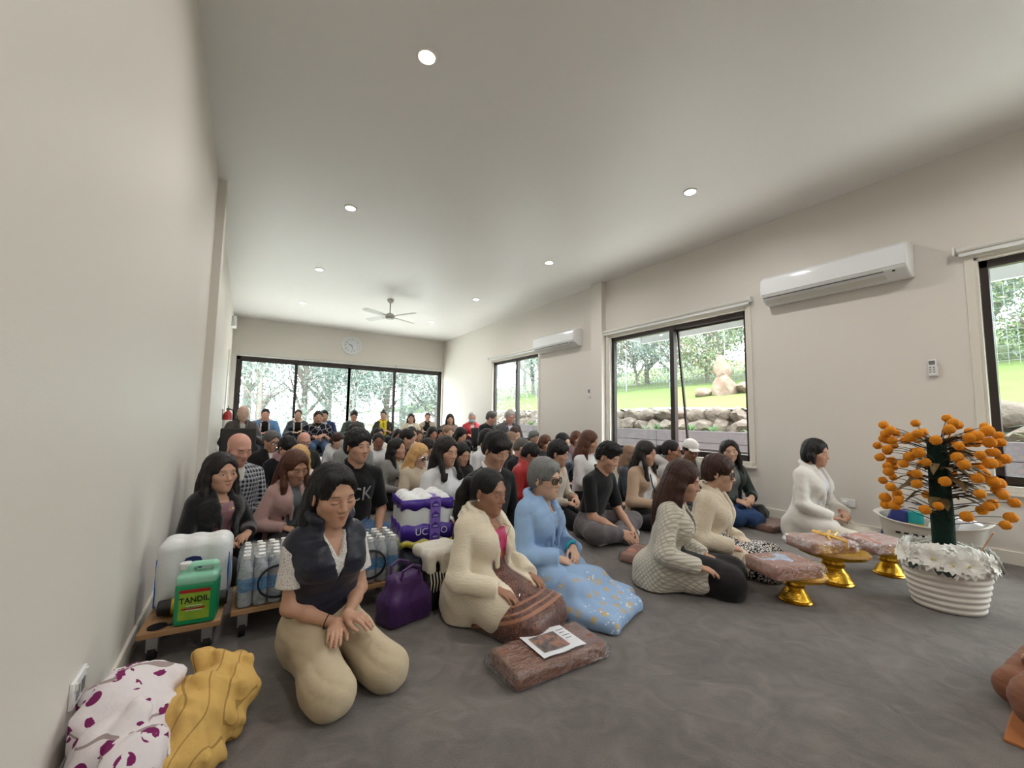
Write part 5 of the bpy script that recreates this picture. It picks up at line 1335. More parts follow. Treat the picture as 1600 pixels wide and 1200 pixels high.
wear(P, 'top', 'cloth', DARK, t=.010, sleeve='none', neck='turtle'); wear(P, 'coat', 'cloth', col(172, 154, 132), t=.026, open_=.075, collar='lapel'); pants(P, 'trousers', 'cloth', DARK)
P = chair_person(703, 651, 668, 200, 'person with long dark hair in a brown top seated against the right end wall', 'tan', ('long', 'soft', .24), d=9.7); CP.append(P)
wear(P, 'top', 'cloth', col(120, 100, 88), t=.018); pants(P, 'trousers', 'cloth', DARK)
P = chair_person(738, 643, 661, 202, 'person in a bright red coat and pale blue face mask by the right wall', 'pink', ('crop', 'white'), d=8.9, hands='clasp'); CP.append(P)
wear(P, 'blouse', 'cloth', col(226, 214, 206), t=.010, sleeve='none'); wear(P, 'coat', 'nylon', col(190, 24, 44), t=.026, open_=.035, collar='lapel'); pants(P, 'trousers', 'cloth', DARK)
S = Sdf(); S.el((0, .062, -.058), (.052, .050, .046), .01, fr=P.FH); V, Q = S.mesh(.012); mesh_obj('face_mask', V, Q, M_mask, P.root)
P = chair_person(768, 642, 663, 160, 'person with grey hair hunched in a black jumper between red coat and grey blazer', 'pink', ('short', 'salt'), male=True, d=8.1, lean=14, look=(-24, 20, 0)); CP.append(P)
wear(P, 'jumper', 'knit', col(30, 31, 36), t=.024); pants(P, 'trousers', 'cloth', DARK)
P = chair_person(797, 639, 662, 186, 'grey-haired person in a grey tweed blazer and white shirt before the two-pane window', 'pink', ('short', 'white'), male=True, d=7.5, lean=10, look=(-6, 22, 0), hands='clasp'); CP.append(P)
wear(P, 'shirt', 'cloth', col(214, 216, 228), t=.010, sleeve='none', collar='shirt'); wear(P, 'blazer', 'cloth', col(92, 92, 94), t=.026, open_=.066, collar='lapel'); pants(P, 'trousers', 'cloth', col(54, 54, 60))

# --- the middle of the crowd
def mid(px, top, chin, label, skin, hair, cloth, c, head=176, d=None, look=(0, 12, 0), pose='seiza', inner=None, t=.020, **k):
    w_ = {q: k.pop(q) for q in ('neck', 'collar', 'hood', 'open_', 'sleeve', 'nm', 'vdeep') if q in k}
    k.setdefault('s', .86); P = person(px, top, chin, head, label, skin, hair, d=d, look=look, pose=pose, **k)
    if inner: wear(P, 'top', 'cloth', inner, t=.010, sleeve='none')
    wear(P, w_.pop('nm', 'sweater'), cloth, c, t=t, **w_)
    pants(P, 'trousers', 'cloth', DARK); return P
WH = col(226, 226, 228)
mid(591, 675, 702, 'person with pulled-back dark hair in a white sweatshirt just below the yellow scarf', 'deep', ('bun', 'soft'), 'cloth', WH, d=6.0, head=190)
mid(592, 667, 690, 'person with dark hair in a white blouse just behind the white sweatshirt, mostly hidden', 'tan', ('bun', 'soft'), 'cloth', col(224, 216, 206), d=6.9)
mid(528, 675, 702, 'person with short brown hair in a white-grey hoodie behind the lettered black t-shirt', 'light', ('mop', 'brown'), 'fleece', col(196, 196, 196), d=6.5, head=164, hood=True, look=(-14, 10, 0))
mid(556, 661, 697, 'person in a grey marl hoodie directly behind the lettered black t-shirt', 'tan', ('bowl', 'soft'), 'fleece', col(140, 144, 144), d=4.7, hood=True, male=True, w=1.0)
mid(622, 670, 691, 'person with long dark hair in a cream cardigan, far back below the beige coat', 'brown', ('long', 'soft', .22), 'knit', col(206, 190, 160), d=7.8)
mid(636, 670, 698, 'person with short black hair bending sideways in a dark checked coat', 'tan', ('short', 'black'), 'check', W1, d=5.85, head=140, look=(-20, 24, 0), male=True, collar='stand')
mid(643, 666, 690, 'person with black swept hair in a cream jumper behind the dark checked coat', 'tan', ('crop', 'black'), 'knit', col(208, 200, 186), d=6.7, male=True)
mid(654, 671, 691, 'person with drawn-back hair in a brown plaid jacket far back in the crowd', 'tan', ('bun', 'brown'), 'check', W1, d=8.2, inner=WH, open_=.04)
mid(676, 665, 689, 'person with long dark hair in a black jumper far back in the crowd', 'brown', ('long', 'soft', .22), 'knit', col(30, 30, 34), d=7.35)
mid(687, 668, 688, 'smiling person with long dark hair half hidden beside the black jumper', 'tan', ('long', 'soft', .22), 'cloth', col(50, 46, 50), d=8.2)
mid(700, 664, 687, 'person with short greying hair in a beige jumper in the middle of the crowd', 'light', ('short', 'ash'), 'knit', col(200, 182, 158), d=7.9, male=True, look=(-10, 10, 0))
mid(720, 667, 693, 'person with shoulder-length black hair bowing in a white blouse left of the red coat', 'tan', ('bob', 'black'), 'cloth', WH, d=6.3, look=(-16, 24, 0))
mid(621, 684, 717, 'person with very long straight black hair and grey jacket looking up to the side', 'tan', ('long', 'black', .34), 'cloth', col(136, 134, 132), d=4.85, head=150, look=(-8, -4, 0), open_eyes=True, inner=col(190, 180, 160), open_=.045)
P = mid(655, 698, 734, 'person with long golden blond hair and sunglasses in a beige t-shirt', 'fair', ('long', 'blond', .26), 'cloth', col(196, 182, 160), d=4.35, head=150, look=(0, 16, 0), sleeve='half', nm='t_shirt'); glasses(P, P.root, True, True, M_silver)
P = person(698, 681, 727, 164, 'person in a white sweatshirt with black lettered band behind the tissue roll pack', 'tan', ('longfront', 'soft', .16), look=(-4, 8, 0), pose='side', w=.96, lean=5, d=3.50)
o = wear(P, 'sweatshirt', 'cloth', WH, t=.022, neck='crew'); pants(P, 'trousers', 'cloth', DARK)
g = G()
for zz in np.linspace(.36, .50, 8):
    pass
TM = frame_mat(P.FT.pt((-.03, .10, P.Lt * .40)), -P.FT.R[:, 0], P.FT.R[:, 2]); x = text_mesh('chest_lettering', 'GS', M_print, P.root, .06, TM)
g = G(); n = 14
for i in range(n):
    for j in range(4):
        a = [(-.13 + .26 * (i + p) / n, P.Lt * (.33 + .14 * (j + q) / 4)) for p, q in ((0, 0), (1, 0), (1, 1), (0, 1))]; g.quad(*[Vector(P.FT.pt((u, .12, v))) for u, v in a])
y = g.build('chest_band', CL['cloth'], P.root, smooth=60); y.color = col(22, 22, 24); project_text(y, o, P, .003); project_text(x, o, P, .008, TM)
mid(722, 692, 729, 'round-faced person with long black hair in a black top beside the white sweatshirt', 'tan', ('long', 'black', .24), 'cloth', col(24, 24, 27), d=4.6, head=170, look=(0, 16, 0))
mid(669, 683, 716, 'person with dark wavy hair seen behind the blond sunglasses wearer', 'tan', ('bob', 'soft'), 'cloth', col(206, 204, 204), d=5.5, head=150, look=(-30, 10, 0))
P = person(776, 675, 727, 172, 'person with a black bowl haircut in a black sweatshirt with white collar line', 'tan', ('bowl', 'black'), look=(-2, 24, 2), male=True, pose='cross', w=1.0, lean=8, hands='low', s=.92, d=3.02)
wear(P, 't_shirt', 'cloth', WH, t=.013, sleeve='none', neck='crew'); o = wear(P, 'sweatshirt', 'cloth', col(22, 22, 25), t=.020, neck='none'); pants(P, 'trousers', 'cloth', DARK)
S = Sdf(); S.box((0, .06, .30 * P.T), (.075, .09, .075), .006, fr=P.FT); 
g = G(); n = 8
for i in range(n):
    for j in range(6):
        a = [(-.075 + .15 * (i + p) / n, P.Lt * (.42 + .30 * (j + q) / 6)) for p, q in ((0, 0), (1, 0), (1, 1), (0, 1))]; g.quad(*[Vector(P.FT.pt((u, .12, v))) for u, v in a])
y = g.build('chest_print', CL['cloth'], P.root, smooth=60); y.color = col(52, 54, 56); project_text(y, o, P, .003)
mid(762, 669, 703, 'person with short black hair in a white shirt behind the black bowl haircut', 'tan', ('short', 'black'), 'cloth', WH, d=5.1, head=150, male=True, collar='shirt', nm='shirt', look=(-20, 14, 0))
mid(800, 674, 701, 'person with long light brown hair and a white hairband, head turned to the right', 'light', ('long', 'ash', .24), 'cloth', col(40, 38, 42), d=6.15, head=150, look=(-14, 2, 0), inner=WH, open_=.04)
mid(805, 667, 690, 'person with brown hair in a grey top behind the white hairband', 'tan', ('bob', 'brown'), 'cloth', col(90, 88, 92), d=6.75)
mid(816, 685, 713, 'red-faced person with shaved grey hair in a black top behind the red jacket', 'pink', ('crop', 'salt'), 'cloth', col(26, 26, 30), d=5.2, head=150, male=True, look=(-24, 20, 0))
mid(829, 693, 729, 'person with slick black hair bowing low in a red jacket', 'brown', ('short', 'black'), 'nylon', col(168, 30, 32), d=4.7, head=150, male=True, look=(-18, 32, 0), collar='stand', nm='jacket', t=.026, w=1.05)
mid(834, 672, 693, 'person with short grey hair in a dark jumper beside the two-pane window', 'light', ('mop', 'grey'), 'cloth', col(70, 68, 72), d=7.9)
mid(852, 679, 704, 'person with reddish brown hair in a black floral top by the right wall', 'tan', ('bob', 'chest'), 'cloth', col(36, 34, 40), d=6.5, look=(-14, 20, 0))
mid(873, 690, 725, 'person with tousled black hair in a beige button shirt beside the curly hair', 'tan', ('mop', 'black'), 'cloth', col(202, 190, 174), d=4.25, head=158, look=(-10, 12, 0), male=True, collar='shirt', neck='v', nm='shirt', hands='clasp')
mid(880, 676, 705, 'person with long centre-parted black hair in a navy jacket by the right wall', 'light', ('long', 'black', .30), 'nylon', col(36, 40, 54), d=5.6, look=(-8, 8, 0))
mid(901, 673, 697, 'person with shoulder-length brown hair in a mauve top beside the right column', 'tan', ('bob', 'chest'), 'cloth', col(110, 84, 90), d=6.8)
mid(921, 672, 706, 'person with long glossy brown hair in a white jumper behind the curly hair', 'tan', ('long', 'chest', .24), 'knit', WH, d=4.80, head=158, look=(-14, 14, 0))
# ------------------------------------------------------------------ chairs under the back row
M_uph = NT('grey_upholstery'); v = M_uph.coord('Object'); M_uph.set(col=M_uph.mix(M_uph.noise(v, 160, 3), lin(52, 50, 50), lin(74, 72, 71)), rough=.95, spec=.1); M_uph.bump(M_uph.noise(v, 260, 2), .5, .004); M_uph = M_uph.m
M_chrome = simple('dull_chrome', (.55, .55, .56, 1), .3, .5, 1.0)
def make_chair():
    r = empty('meeting_chair', (0, 0, 0))
    G().box((0, 0, .445), (.45, .43, .06)).build('seat', M_uph, r, bevel=.022, seg=3)
    G().box((0, -.235, .69), (.43, .045, .36), Matrix.Rotation(.14, 3, 'X')).build('backrest', M_uph, r, bevel=.02, seg=3)
    for sx in (-1, 1):
        G().tube([(sx * .20, .19, .42), (sx * .215, .22, .0)], .011, 8).build('leg', M_chrome, r)
        G().tube([(sx * .215, -.26, .0), (sx * .20, -.20, .42), (sx * .20, -.225, .55)], .011, 8).build('leg', M_chrome, r)
        G().tube([(sx * .205, -.2, .405), (sx * .205, .19, .405)], .010, 8).build('seat_rail', M_chrome, r)
    return r
chair0 = make_chair()
desc = ['under the bearded person in the line-patterned shirt', 'under the person in the leather jacket', 'under the person in the blue denim jacket', 'under the person with the broad fleece collar', 'under the person in the navy pullover',
        'under the young person in the green pullover', 'under the person with the yellow scarf', 'under the person in the beige coat', 'under the person in the sandy coat', 'under the person with long hair at the end wall',
        'under the person in the red coat', 'under the person hunched in the black jumper', 'under the person in the tweed blazer']
for i, P in enumerate(CP):
    o = chair0 if i == 0 else copy_tree(chair0)
    q = Matrix.Rotation(P.rz, 3, 'Z') @ Vector((0, .055, 0)); o.location = (P.base[0] + q.x, P.base[1] + q.y, 0); o.rotation_euler = (0, 0, P.rz)
    tag(o, 'grey upholstered meeting chair ' + desc[i], 'chair', 'meeting chairs along the back')
for k in range(1):
    o = copy_tree(chair0); o.location = (-.08, 6.75, 0); o.rotation_euler = (0, 0, math.radians(178))
    tag(o, 'empty grey meeting chair between the checked shirt and the leather jacket', 'chair', 'meeting chairs along the back')

# ------------------------------------------------------------------ wrapped robe parcels
def wrap_mat():
    t = NT('crumpled_clear_plastic'); v = t.coord('Object'); n = t.noise(v, 16, 4, .6); m = t.noise(t.coord('Object', (1, 3, 1)), 30, 3)
    bp = t.n('ShaderNodeBump'); bp.inputs['Strength'].default_value = 1.0; bp.inputs['Distance'].default_value = .05
    t.put(bp.inputs['Height'], t.math('ADD', n, t.math('MULTIPLY', m, .5)))
    tr = t.n('ShaderNodeBsdfTransparent'); gl = t.n('ShaderNodeBsdfGlossy'); gl.inputs['Roughness'].default_value = .16
    lw = t.n('ShaderNodeLayerWeight'); lw.inputs[0].default_value = .5; t.t.links.new(bp.outputs[0], gl.inputs['Normal']); t.t.links.new(bp.outputs[0], lw.inputs['Normal'])
    fac = t.math('MULTIPLY_ADD', t.math('POWER', lw.outputs['Facing'], 2.0), .55, .13); mx = t.n('ShaderNodeMixShader')
    t.t.links.new(fac, mx.inputs[0]); t.t.links.new(tr.outputs[0], mx.inputs[1]); t.t.links.new(gl.outputs[0], mx.inputs[2]); t.t.links.new(mx.outputs[0], t.out.inputs[0]); return t.m
M_wrap = wrap_mat()
def robe_mat(name, a, b):
    t = NT(name); v = t.coord('Object', (1, 1, 6)); t.set(col=t.mix(t.noise(v, 9, 4), a, b), rough=.7, spec=.25, sheen=.1); t.bump(t.noise(v, 12, 3), .5, .01); return t.m
M_robe = robe_mat('brown_robe_cloth', lin(108, 68, 50), lin(148, 98, 74)); M_robe2 = robe_mat('pinkish_robe_cloth', lin(150, 98, 82), lin(184, 128, 108))
M_paper = simple('white_paper', lin(226, 228, 232), .6, .3)
def parcel(x, y, z, L, Wd, H, rz, label, m=M_robe, sheet=None, bow=False, seed=0):
    r = empty('robe_parcel', (x, y, z), rz, label, 'parcel', 'plastic-wrapped robe parcels')
    S = Sdf(); S.floor = .001
    for k in range(3): S.box((0, 0, H * (k + .5) / 3), (L / 2 - .01, Wd / 2 - .01, H / 6 + .004), .016, .008)
    S.disp = wrinkles(.0025, seed); V, Q = S.mesh(.008); mesh_obj('folded_cloth', V, Q, m, r)
    S = Sdf(); S.floor = .0; S.box((0, 0, H / 2), (L / 2, Wd / 2, H / 2 + .006), .022, .01)
    for sx in (-1, 1): S.box((sx * L / 2, 0, H * .45), (.022, Wd / 2 - .015, .010), .008, .03)
    w1 = wrinkles(.006, seed + 9, 1.4); S.disp = w1; V, Q = S.mesh(.009); mesh_obj('plastic_wrap', V, Q, M_wrap, r)
    if sheet:
        g = G(); sx, sy, w, h = sheet; n = 8
        vs = [(sx + w * (i / n - .5), sy + h * (j / 2 - .5), H + .0145 + .002 * math.sin(i * 1.3)) for i in range(n + 1) for j in range(3)]
        g.add(vs, [(i * 3 + j, i * 3 + j + 1, i * 3 + j + 4, i * 3 + j + 3) for i in range(n) for j in range(2)])
        o = g.build('printed_sheet', M_paper, r, smooth=60)
        t = NT('printed_photo'); c = t.noise(t.coord('Object', (12, 12, 1)), 2.2, 4); t.set(col=t.ramp(c, [(.3, lin(70, 72, 80)), (.5, lin(120, 104, 98)), (.62, lin(170, 120, 100)), (.75, lin(110, 112, 118))]), rough=.6)
        g = G(); g.quad(*[(sx - w * .10 + a * w * .30, sy - h * .02 + b * h * .33, H + .0175) for a, b in ((-1, -1), (1, -1), (1, 1), (-1, 1))]); g.build('photo_print', t.m, o)
        for q in range(4): g = G(); g.span((sx + w * .26, sy + h * (.28 - q * .13), H + .017), (sx + w * (.44 - .05 * (q % 2)), sy + h * (.28 - q * .13) + .004, H + .0175)); g.build('text_line', M_grey, o)
    if bow:
        g = G(); M_rib = simple('gold_ribbon', lin(224, 178, 84), .3, .5, .3)
        for s_ in (-1, 1):
            g.tube([(L * .2, 0, H + .016), (L * .2 + s_ * .04, .03, H + .04), (L * .2 + s_ * .075, .01, H + .03), (L * .2 + s_ * .03, -.01, H + .02)], .008, 8, flat=.35)
            g.tube([(L * .2, 0, H + .016), (L * .2 + s_ * .05, -.05, H + .018), (L * .2 + s_ * .06, -.09, H * .8)], .007, 8, flat=.35)
        g.tube([(L * .2, -Wd / 2 - .004, H * .5), (L * .2, -Wd / 2, H + .010), (L * .2, 0, H + .016), (L * .2, Wd / 2, H + .010)], .010, 8, flat=.3); g.build('ribbon', M_rib, r)
    return r
parcel(1.185, 1.50, 0, .50, .24, .065, math.radians(-1), 'brown robe parcel with a white photo sheet on the carpet before the cream coat', M_robe, (.02, .005, .23, .19), seed=1)

def tray(x, y, s, label, Rt):
    r = empty('pedestal_tray', (x, y, 0), 0, label, 'offering tray', 'gold pedestal offering trays'); h = s
    G().lathe([(0, 0), (.085, 0), (.088, .008), (.080, .014), (.082, .020), (.072, .032), (.066, .050), (.050, .070), (.044, .082), (.052, .086), (.054, .094), (.046, .100), (.044, .112), (.056, .118), (.058, .126), (.05, .132), (.0, .132)], 40).xform(Matrix.Diagonal((s, s, h, 1))).build('pedestal', M_goldp, r)
    g = G(); n = 48; prof = [(.02, .130), (Rt * .75 / s, .134), (Rt / s, .150), (Rt * 1.04 / s, .165), (Rt * 1.0 / s, .163), (Rt * .74 / s, .140), (.02, .138)]
    g.lathe(prof, n); g.xform(Matrix.Diagonal((s, s, h, 1)))
    for i, (x_, y_, z_) in enumerate(g.v):
        a = math.atan2(y_, x_); rr = math.hypot(x_, y_)
        if rr > Rt * .9: f_ = 1 + .05 * abs(math.sin(a * 6)); g.v[i] = (x_ * f_, y_ * f_, z_)
    g.build('tray_bowl', M_goldp, r); return r
M_goldp = NT('gold_leaf'); v = M_goldp.coord('Object'); M_goldp.set(col=M_goldp.mix(M_goldp.noise(v, 60, 2), lin(196, 146, 36), lin(240, 196, 74)), rough=.26, metal=1.0); M_goldp.bump(M_goldp.voro(v, 120), .25, .003); M_goldp = M_goldp.m
tray(2.83, 1.22, 1.0, 'gold pedestal tray nearest the black trousers, holding a parcel with a blue print', .155)
tray(3.38, 1.22, 1.28, 'largest gold pedestal tray, in the middle, holding the parcel with the gold bow', .19)
tray(3.90, 1.07, 1.05, 'gold pedestal tray half behind the white flower basket', .155)
t = NT('blue_printed_sheet'); t.set(col=t.mix(t.noise(t.coord('Object'), 9, 3), lin(196, 210, 230), lin(130, 160, 200)), rough=.5)
o = parcel(2.76, 1.25, .166, .34, .27, .075, math.radians(-22), 'robe parcel with a pale blue print on the nearest gold tray', M_robe2, seed=3)
g = G(); g.quad(*[(-.03 + a * .11, .02 + b * .08, .0800) for a, b in ((-1, -1), (1, -1), (1, 1), (-1, 1))]); g.build('printed_sheet', t.m, o)
parcel(3.33, 1.27, .213, .34, .26, .07, math.radians(-25), 'robe parcel tied with a gold ribbon bow on the largest gold tray', M_robe2, None, True, seed=5)
parcel(3.84, 1.12, .174, .34, .28, .075, math.radians(-20), 'pinkish robe parcel on the gold tray half behind the flower basket', M_robe2, seed=7)
parcel(4.50, 2.12, 0, .40, .26, .065, math.radians(-8), 'robe parcel lying on the carpet by the wall behind the white blazer', M_robe, seed=9)
parcel(2.62, 2.20, 0, .34, .22, .06, math.radians(20), 'robe parcel on the carpet, mostly hidden behind the quilted jacket', M_robe2, seed=11)
q = Matrix.Rotation(PL2.rz, 3, 'Z') @ Vector((0, .30, 0)); parcel(PL2.base[0] + q.x, PL2.base[1] + q.y, PL2.lap - .010, .34, .20, .045, PL2.rz, 'robe parcel held on the lap of the person in the checked shirt', M_robe, seed=13)

# ------------------------------------------------------------------ marigold tree in its basket
r = empty('flower_basket', (3.53, .71, 0), 0, 'oval ribbed white basket with white artificial daisies and a tall orange pompom flower tree', 'flower basket')
M_bask = NT('ribbed_white_ceramic'); v = M_bask.coord('Object'); M_bask.set(col=lin(228, 222, 214), rough=.45, spec=.4); M_bask.bump(M_bask.noise(v, 300, 2), .15, .002); M_bask = M_bask.m
prof = [(0, .002), (.150, .002), (.160, .006)]
for k in range(61):
    z = .008 + .272 * k / 60; prof.append((.160 + .052 * (k / 60) ** .8 + .0045 * math.sin(k * 2 * math.pi / 7.5), z))
prof += [(.215, .288), (.205, .290), (.198, .27), (.17, .25), (0, .25)]
G().lathe(prof, 64, sx=1.0, sy=.86).xform(Matrix.Rotation(math.radians(-35), 4, 'Z')).build('basket', M_bask, r, smooth=60)
M_foam = simple('dark_green_floral_foam', lin(22, 44, 38), .85, .2, bump=(60, .6, .01)); M_stem = simple('dark_stem', lin(52, 40, 34), .7, .3)
G().tube([(0, 0, .24), (.005, 0, .5), (.0, 0, .8), (-.005, 0, .98)], [.050, .052, .046, .044], 20).build('foam_column', M_foam, r)
M_pom = NT('orange_pompom'); v = M_pom.coord('Object'); M_pom.set(col=M_pom.mix(M_pom.noise(v, 60, 3), (1.0, .30, .012, 1), (1.0, .44, .04, 1)), rough=.8, spec=.2); M_pom.bump(M_pom.noise(v, 190, 3, .7), 1.0, .012); M_pom = M_pom.m
q = random.Random(5); spots = []
rows = [(.56, 9), (.62, 9), (.69, 10), (.76, 11), (.83, 12), (.90, 14), (.97, 16), (1.03, 13), (1.085, 4)]
bm = bmesh.new(); bmesh.ops.create_icosphere(bm, subdivisions=3, radius=.026)
for v_ in bm.verts:
    d = v_.co.normalized(); v_.co = d * (.0255 + .0028 * math.sin(31 * d.x + 3) * math.sin(29 * d.y) * math.sin(33 * d.z + 1) + .001 * q.random())
pm = bpy.data.meshes.new('pompom'); bm.to_mesh(pm); bm.free(); pm.materials.append(M_pom); pm.polygons.foreach_set('use_smooth', [True] * len(pm.polygons))
npom = 0
for z, n in rows:
    for k in range(n):
        a = 2 * math.pi * (k + q.uniform(-.35, .35)) / n + z * 9; R_ = q.uniform(.225, .285) if z < 1.05 else q.uniform(.08, .2)
        zz = z + q.uniform(-.03, .03); p0 = Vector((.045 * math.cos(a), .045 * math.sin(a), min(zz - .05, .96))); p1 = Vector((R_ * math.cos(a), R_ * math.sin(a), zz))
        if npom < 98:
            s_ = G().tube([p0, (p0 + p1) / 2 + Vector((0, 0, .012)), p1], [.0028, .0022, .0016], 6).build('stem', M_stem, r, smooth=80)
            o = bpy.data.objects.new('pompom', pm); COL.objects.link(o); o.parent = r; o.location = p1; o.scale = [q.uniform(.88, 1.18)] * 3; npom += 1
M_dry = NT('dried_leaf'); v = M_dry.coord('Object'); M_dry.set(col=M_dry.mix(M_dry.noise(v, 30, 3), lin(86, 70, 44), lin(140, 116, 70)), rough=.7); M_dry = M_dry.m
def leafshape(g, p, d, up, L, w):
    d = d.normalized(); sd = d.cross(up).normalized(); n = sd.cross(d); vs = []
    for j in range(6):
        t_ = j / 5; ww = w * math.sin(math.pi * min(t_ * .92 + .06, 1)) ; c = p + d * L * t_ + n * (.16 * L * math.sin(math.pi * t_)); vs += [c + sd * ww, c - n * ww * .2, c - sd * ww]
    g.add(vs, [(3 * j + a, 3 * j + a + 1, 3 * j + a + 4, 3 * j + a + 3) for j in range(5) for a in (0, 1)])
for k in range(90):
    a = q.uniform(0, 6.28) if k < 46 else q.uniform(-1.9, .5); z = q.uniform(.62, .98); d = Vector((math.cos(a), math.sin(a), q.uniform(-.5, .1))); g = G(); leafshape(g, Vector((.04 * math.cos(a), .04 * math.sin(a), z)), d, Vector((0, 0, 1)), q.uniform(.12, .21), q.uniform(.016, .03)); g.build('dried_leaf', M_dry, r, smooth=80)
for (a, L, z) in ((2.6, .26, .525), (-1.1, .28, .54), (1.2, .3, .50)):
    g = G(); leafshape(g, Vector((0, 0, z)), Vector((math.cos(a), math.sin(a), .12)), Vector((0, 0, 1)), L, .020); g.build('white_leaf', M_paper, r, smooth=80)
M_petal = simple('white_petal', lin(238, 238, 232), .7, .2); M_eye = simple('daisy_centre', lin(226, 210, 150), .8); M_dleaf = simple('dark_leaf', lin(34, 46, 40), .6)
pet = None
for k in range(34):
    ring = k % 2; a = 2 * math.pi * k / 34 + q.uniform(-.08, .08); R_ = (.195 if ring else .115) + q.uniform(-.02, .02); c = Vector((R_ * math.cos(a), R_ * math.sin(a) * .9, (.292 if ring else .318) + q.uniform(-.012, .012)))
    n = (Vector((math.cos(a), math.sin(a), .35)) if ring else Vector((math.cos(a) * .4, math.sin(a) * .4, 1))).normalized(); e1 = n.orthogonal().normalized(); e2 = n.cross(e1)
    g = G()
    for lay in range(2):
        for j in range(11):
            b = 2 * math.pi * (j + .5 * lay) / 11; d = e1 * math.cos(b) + e2 * math.sin(b); leafshape(g, c + n * (.004 * lay), d + n * (.12 + .35 * lay), n, .078 - .014 * lay, .018)
    o = g.build('daisy', M_petal, r, smooth=80); G().ell(c + n * .010, (.012, .012, .009), 12, 7).build('daisy_centre', M_eye, o)
for k in range(13):
    a = q.uniform(0, 6.28); c = Vector((.205 * math.cos(a), .205 * math.sin(a) * .9, .272)); g = G(); leafshape(g, c, Vector((math.cos(a), math.sin(a), -.9)), Vector((0, 0, 1)), .065, .020); g.build('dark_leaf', M_dleaf, r, smooth=80)
G().tube([(.06, -.10, .26), (.0, -.20, .47)], .004, 8).build('wooden_stick', simple('pale_wood_stick', lin(206, 164, 128), .6), r)

# ------------------------------------------------------------------ storage tub by the right wall
r = empty('storage_tub', (4.66, 1.0, 0), math.radians(90), 'white plastic tub with swooping rim full of supplies by the right wall', 'storage tub')
M_tub = simple('cream_plastic_tub', lin(206, 202, 192), .4, .4)
def rimz(x): return .27 + .055 * (abs(x) / .33) ** 2.2
g = G(); n = 48; rows_ = []
def supe(t_, a, b, e=.45): c_, s_ = math.cos(t_), math.sin(t_); return (math.copysign(abs(c_) ** e, c_) * a, math.copysign(abs(s_) ** e, s_) * b)
for lev in range(8):
    row = []
    for k in range(n):
        t_ = 2 * math.pi * k / n
        if lev <= 3: f_ = lev / 3; x, y = supe(t_, .255 + .05 * f_, .165 + .03 * f_); z = rimz(x * 1.05) * f_ * .995 + .002
        elif lev == 4: x, y = supe(t_, .335, .225); z = rimz(x) + .002
        elif lev == 5: x, y = supe(t_, .332, .222); z = rimz(x) + .010
        elif lev == 6: x, y = supe(t_, .300, .190); z = rimz(x) + .002
        else: x, y = supe(t_, .255, .16); z = .012
        row.append((x, y, z))
    rows_.append(row)
vs = [p_ for row in rows_ for p_ in row]; fs = [(l * n + k, l * n + (k + 1) % n, (l + 1) * n + (k + 1) % n, (l + 1) * n + k) for l in range(7) for k in range(n)]
fs += [tuple(range(n - 1, -1, -1)), tuple(7 * n + k for k in range(n))]; g.add(vs, fs); g.build('tub', M_tub, r, smooth=50)
for k in range(7): G().span((-.16 + .05 * k, .195, .19), (-.13 + .05 * k, .20, .205)).build('vent_slot', M_dark, r)
def place(o, x, y, z, rz, label, cat, group=None): o.location = (x, y, z); o.rotation_euler = (0, 0, rz); return tag(o, label, cat, group)
TG = 'supplies in the white tub'
o = G().box((0, 0, .17), (.10, .16, .32), Matrix.Rotation(.35, 3, 'X')).build('packet', simple('dark_blue_packet', lin(34, 48, 120), .35, .5), bevel=.012); place(o, 4.66, 1.21, .03, .3, 'dark blue packet leaning in the white tub', 'packet', TG)
r2 = empty('cream_tub', (4.62, 1.08, .015), 0, 'teal and yellow canister standing in the white tub', 'canister', TG)
G().cyl((0, 0, 0), (0, 0, .34), .048, n=28).build('canister_body', simple('teal_label', lin(30, 150, 150), .4), r2, bevel=.004); G().lathe([(.0485, .20), (.0485, .25)], 28, caps=False).build('yellow_band', simple('yellow_label', lin(206, 170, 50), .4), r2)
r2.name = 'canister'
for (x, y, L) in ((4.60, .98, 'white slim bottle standing beside the teal canister in the tub'), (4.66, .92, 'pale green slim bottle standing mid-tub behind the flower column')):
    r2 = empty('plastic_bottle', (x, y, .08), 0, L, 'bottle', TG); G().lathe([(0, 0), (.03, 0), (.031, .17), (.024, .20), (.012, .215), (.012, .225), (0, .225)], 24).build('bottle_body', M_white if x < 4.62 else simple('pale_green_plastic', lin(150, 190, 176), .4), r2); G().cyl((0, 0, .225), (0, 0, .25), .014, n=16).build('bottle_cap', M_grey, r2)
for (x, y, z, L) in ((4.64, .80, .245, 'white toilet roll near the right end of the tub'), (4.70, .89, .245, 'white toilet roll tilted behind its neighbour in the tub')):
    g = G().lathe([(.02, 0), (.052, 0), (.054, .006), (.054, .094), (.052, .10), (.02, .10), (.02, 0)], 28, caps=False); g.xform(Matrix.Rotation(.35, 4, 'X')); o = g.build('toilet_roll', M_paper); place(o, x, y, z, 0, L, 'toilet roll', TG)

o = G().box((0, 0, .112), (.18, .20, .19)).build('towel_stack', M_paper, bevel=.02, seg=3); place(o, 4.66, .84, .017, 0, 'folded white towels under the toilet rolls in the tub', 'towels', TG)
o = G().box((0, 0, .03), (.10, .18, .06)).build('packet', M_offwhite, bevel=.01); place(o, 4.63, .955, .017, 0, 'flat pale packet under the slim bottles in the tub', 'packet', TG)

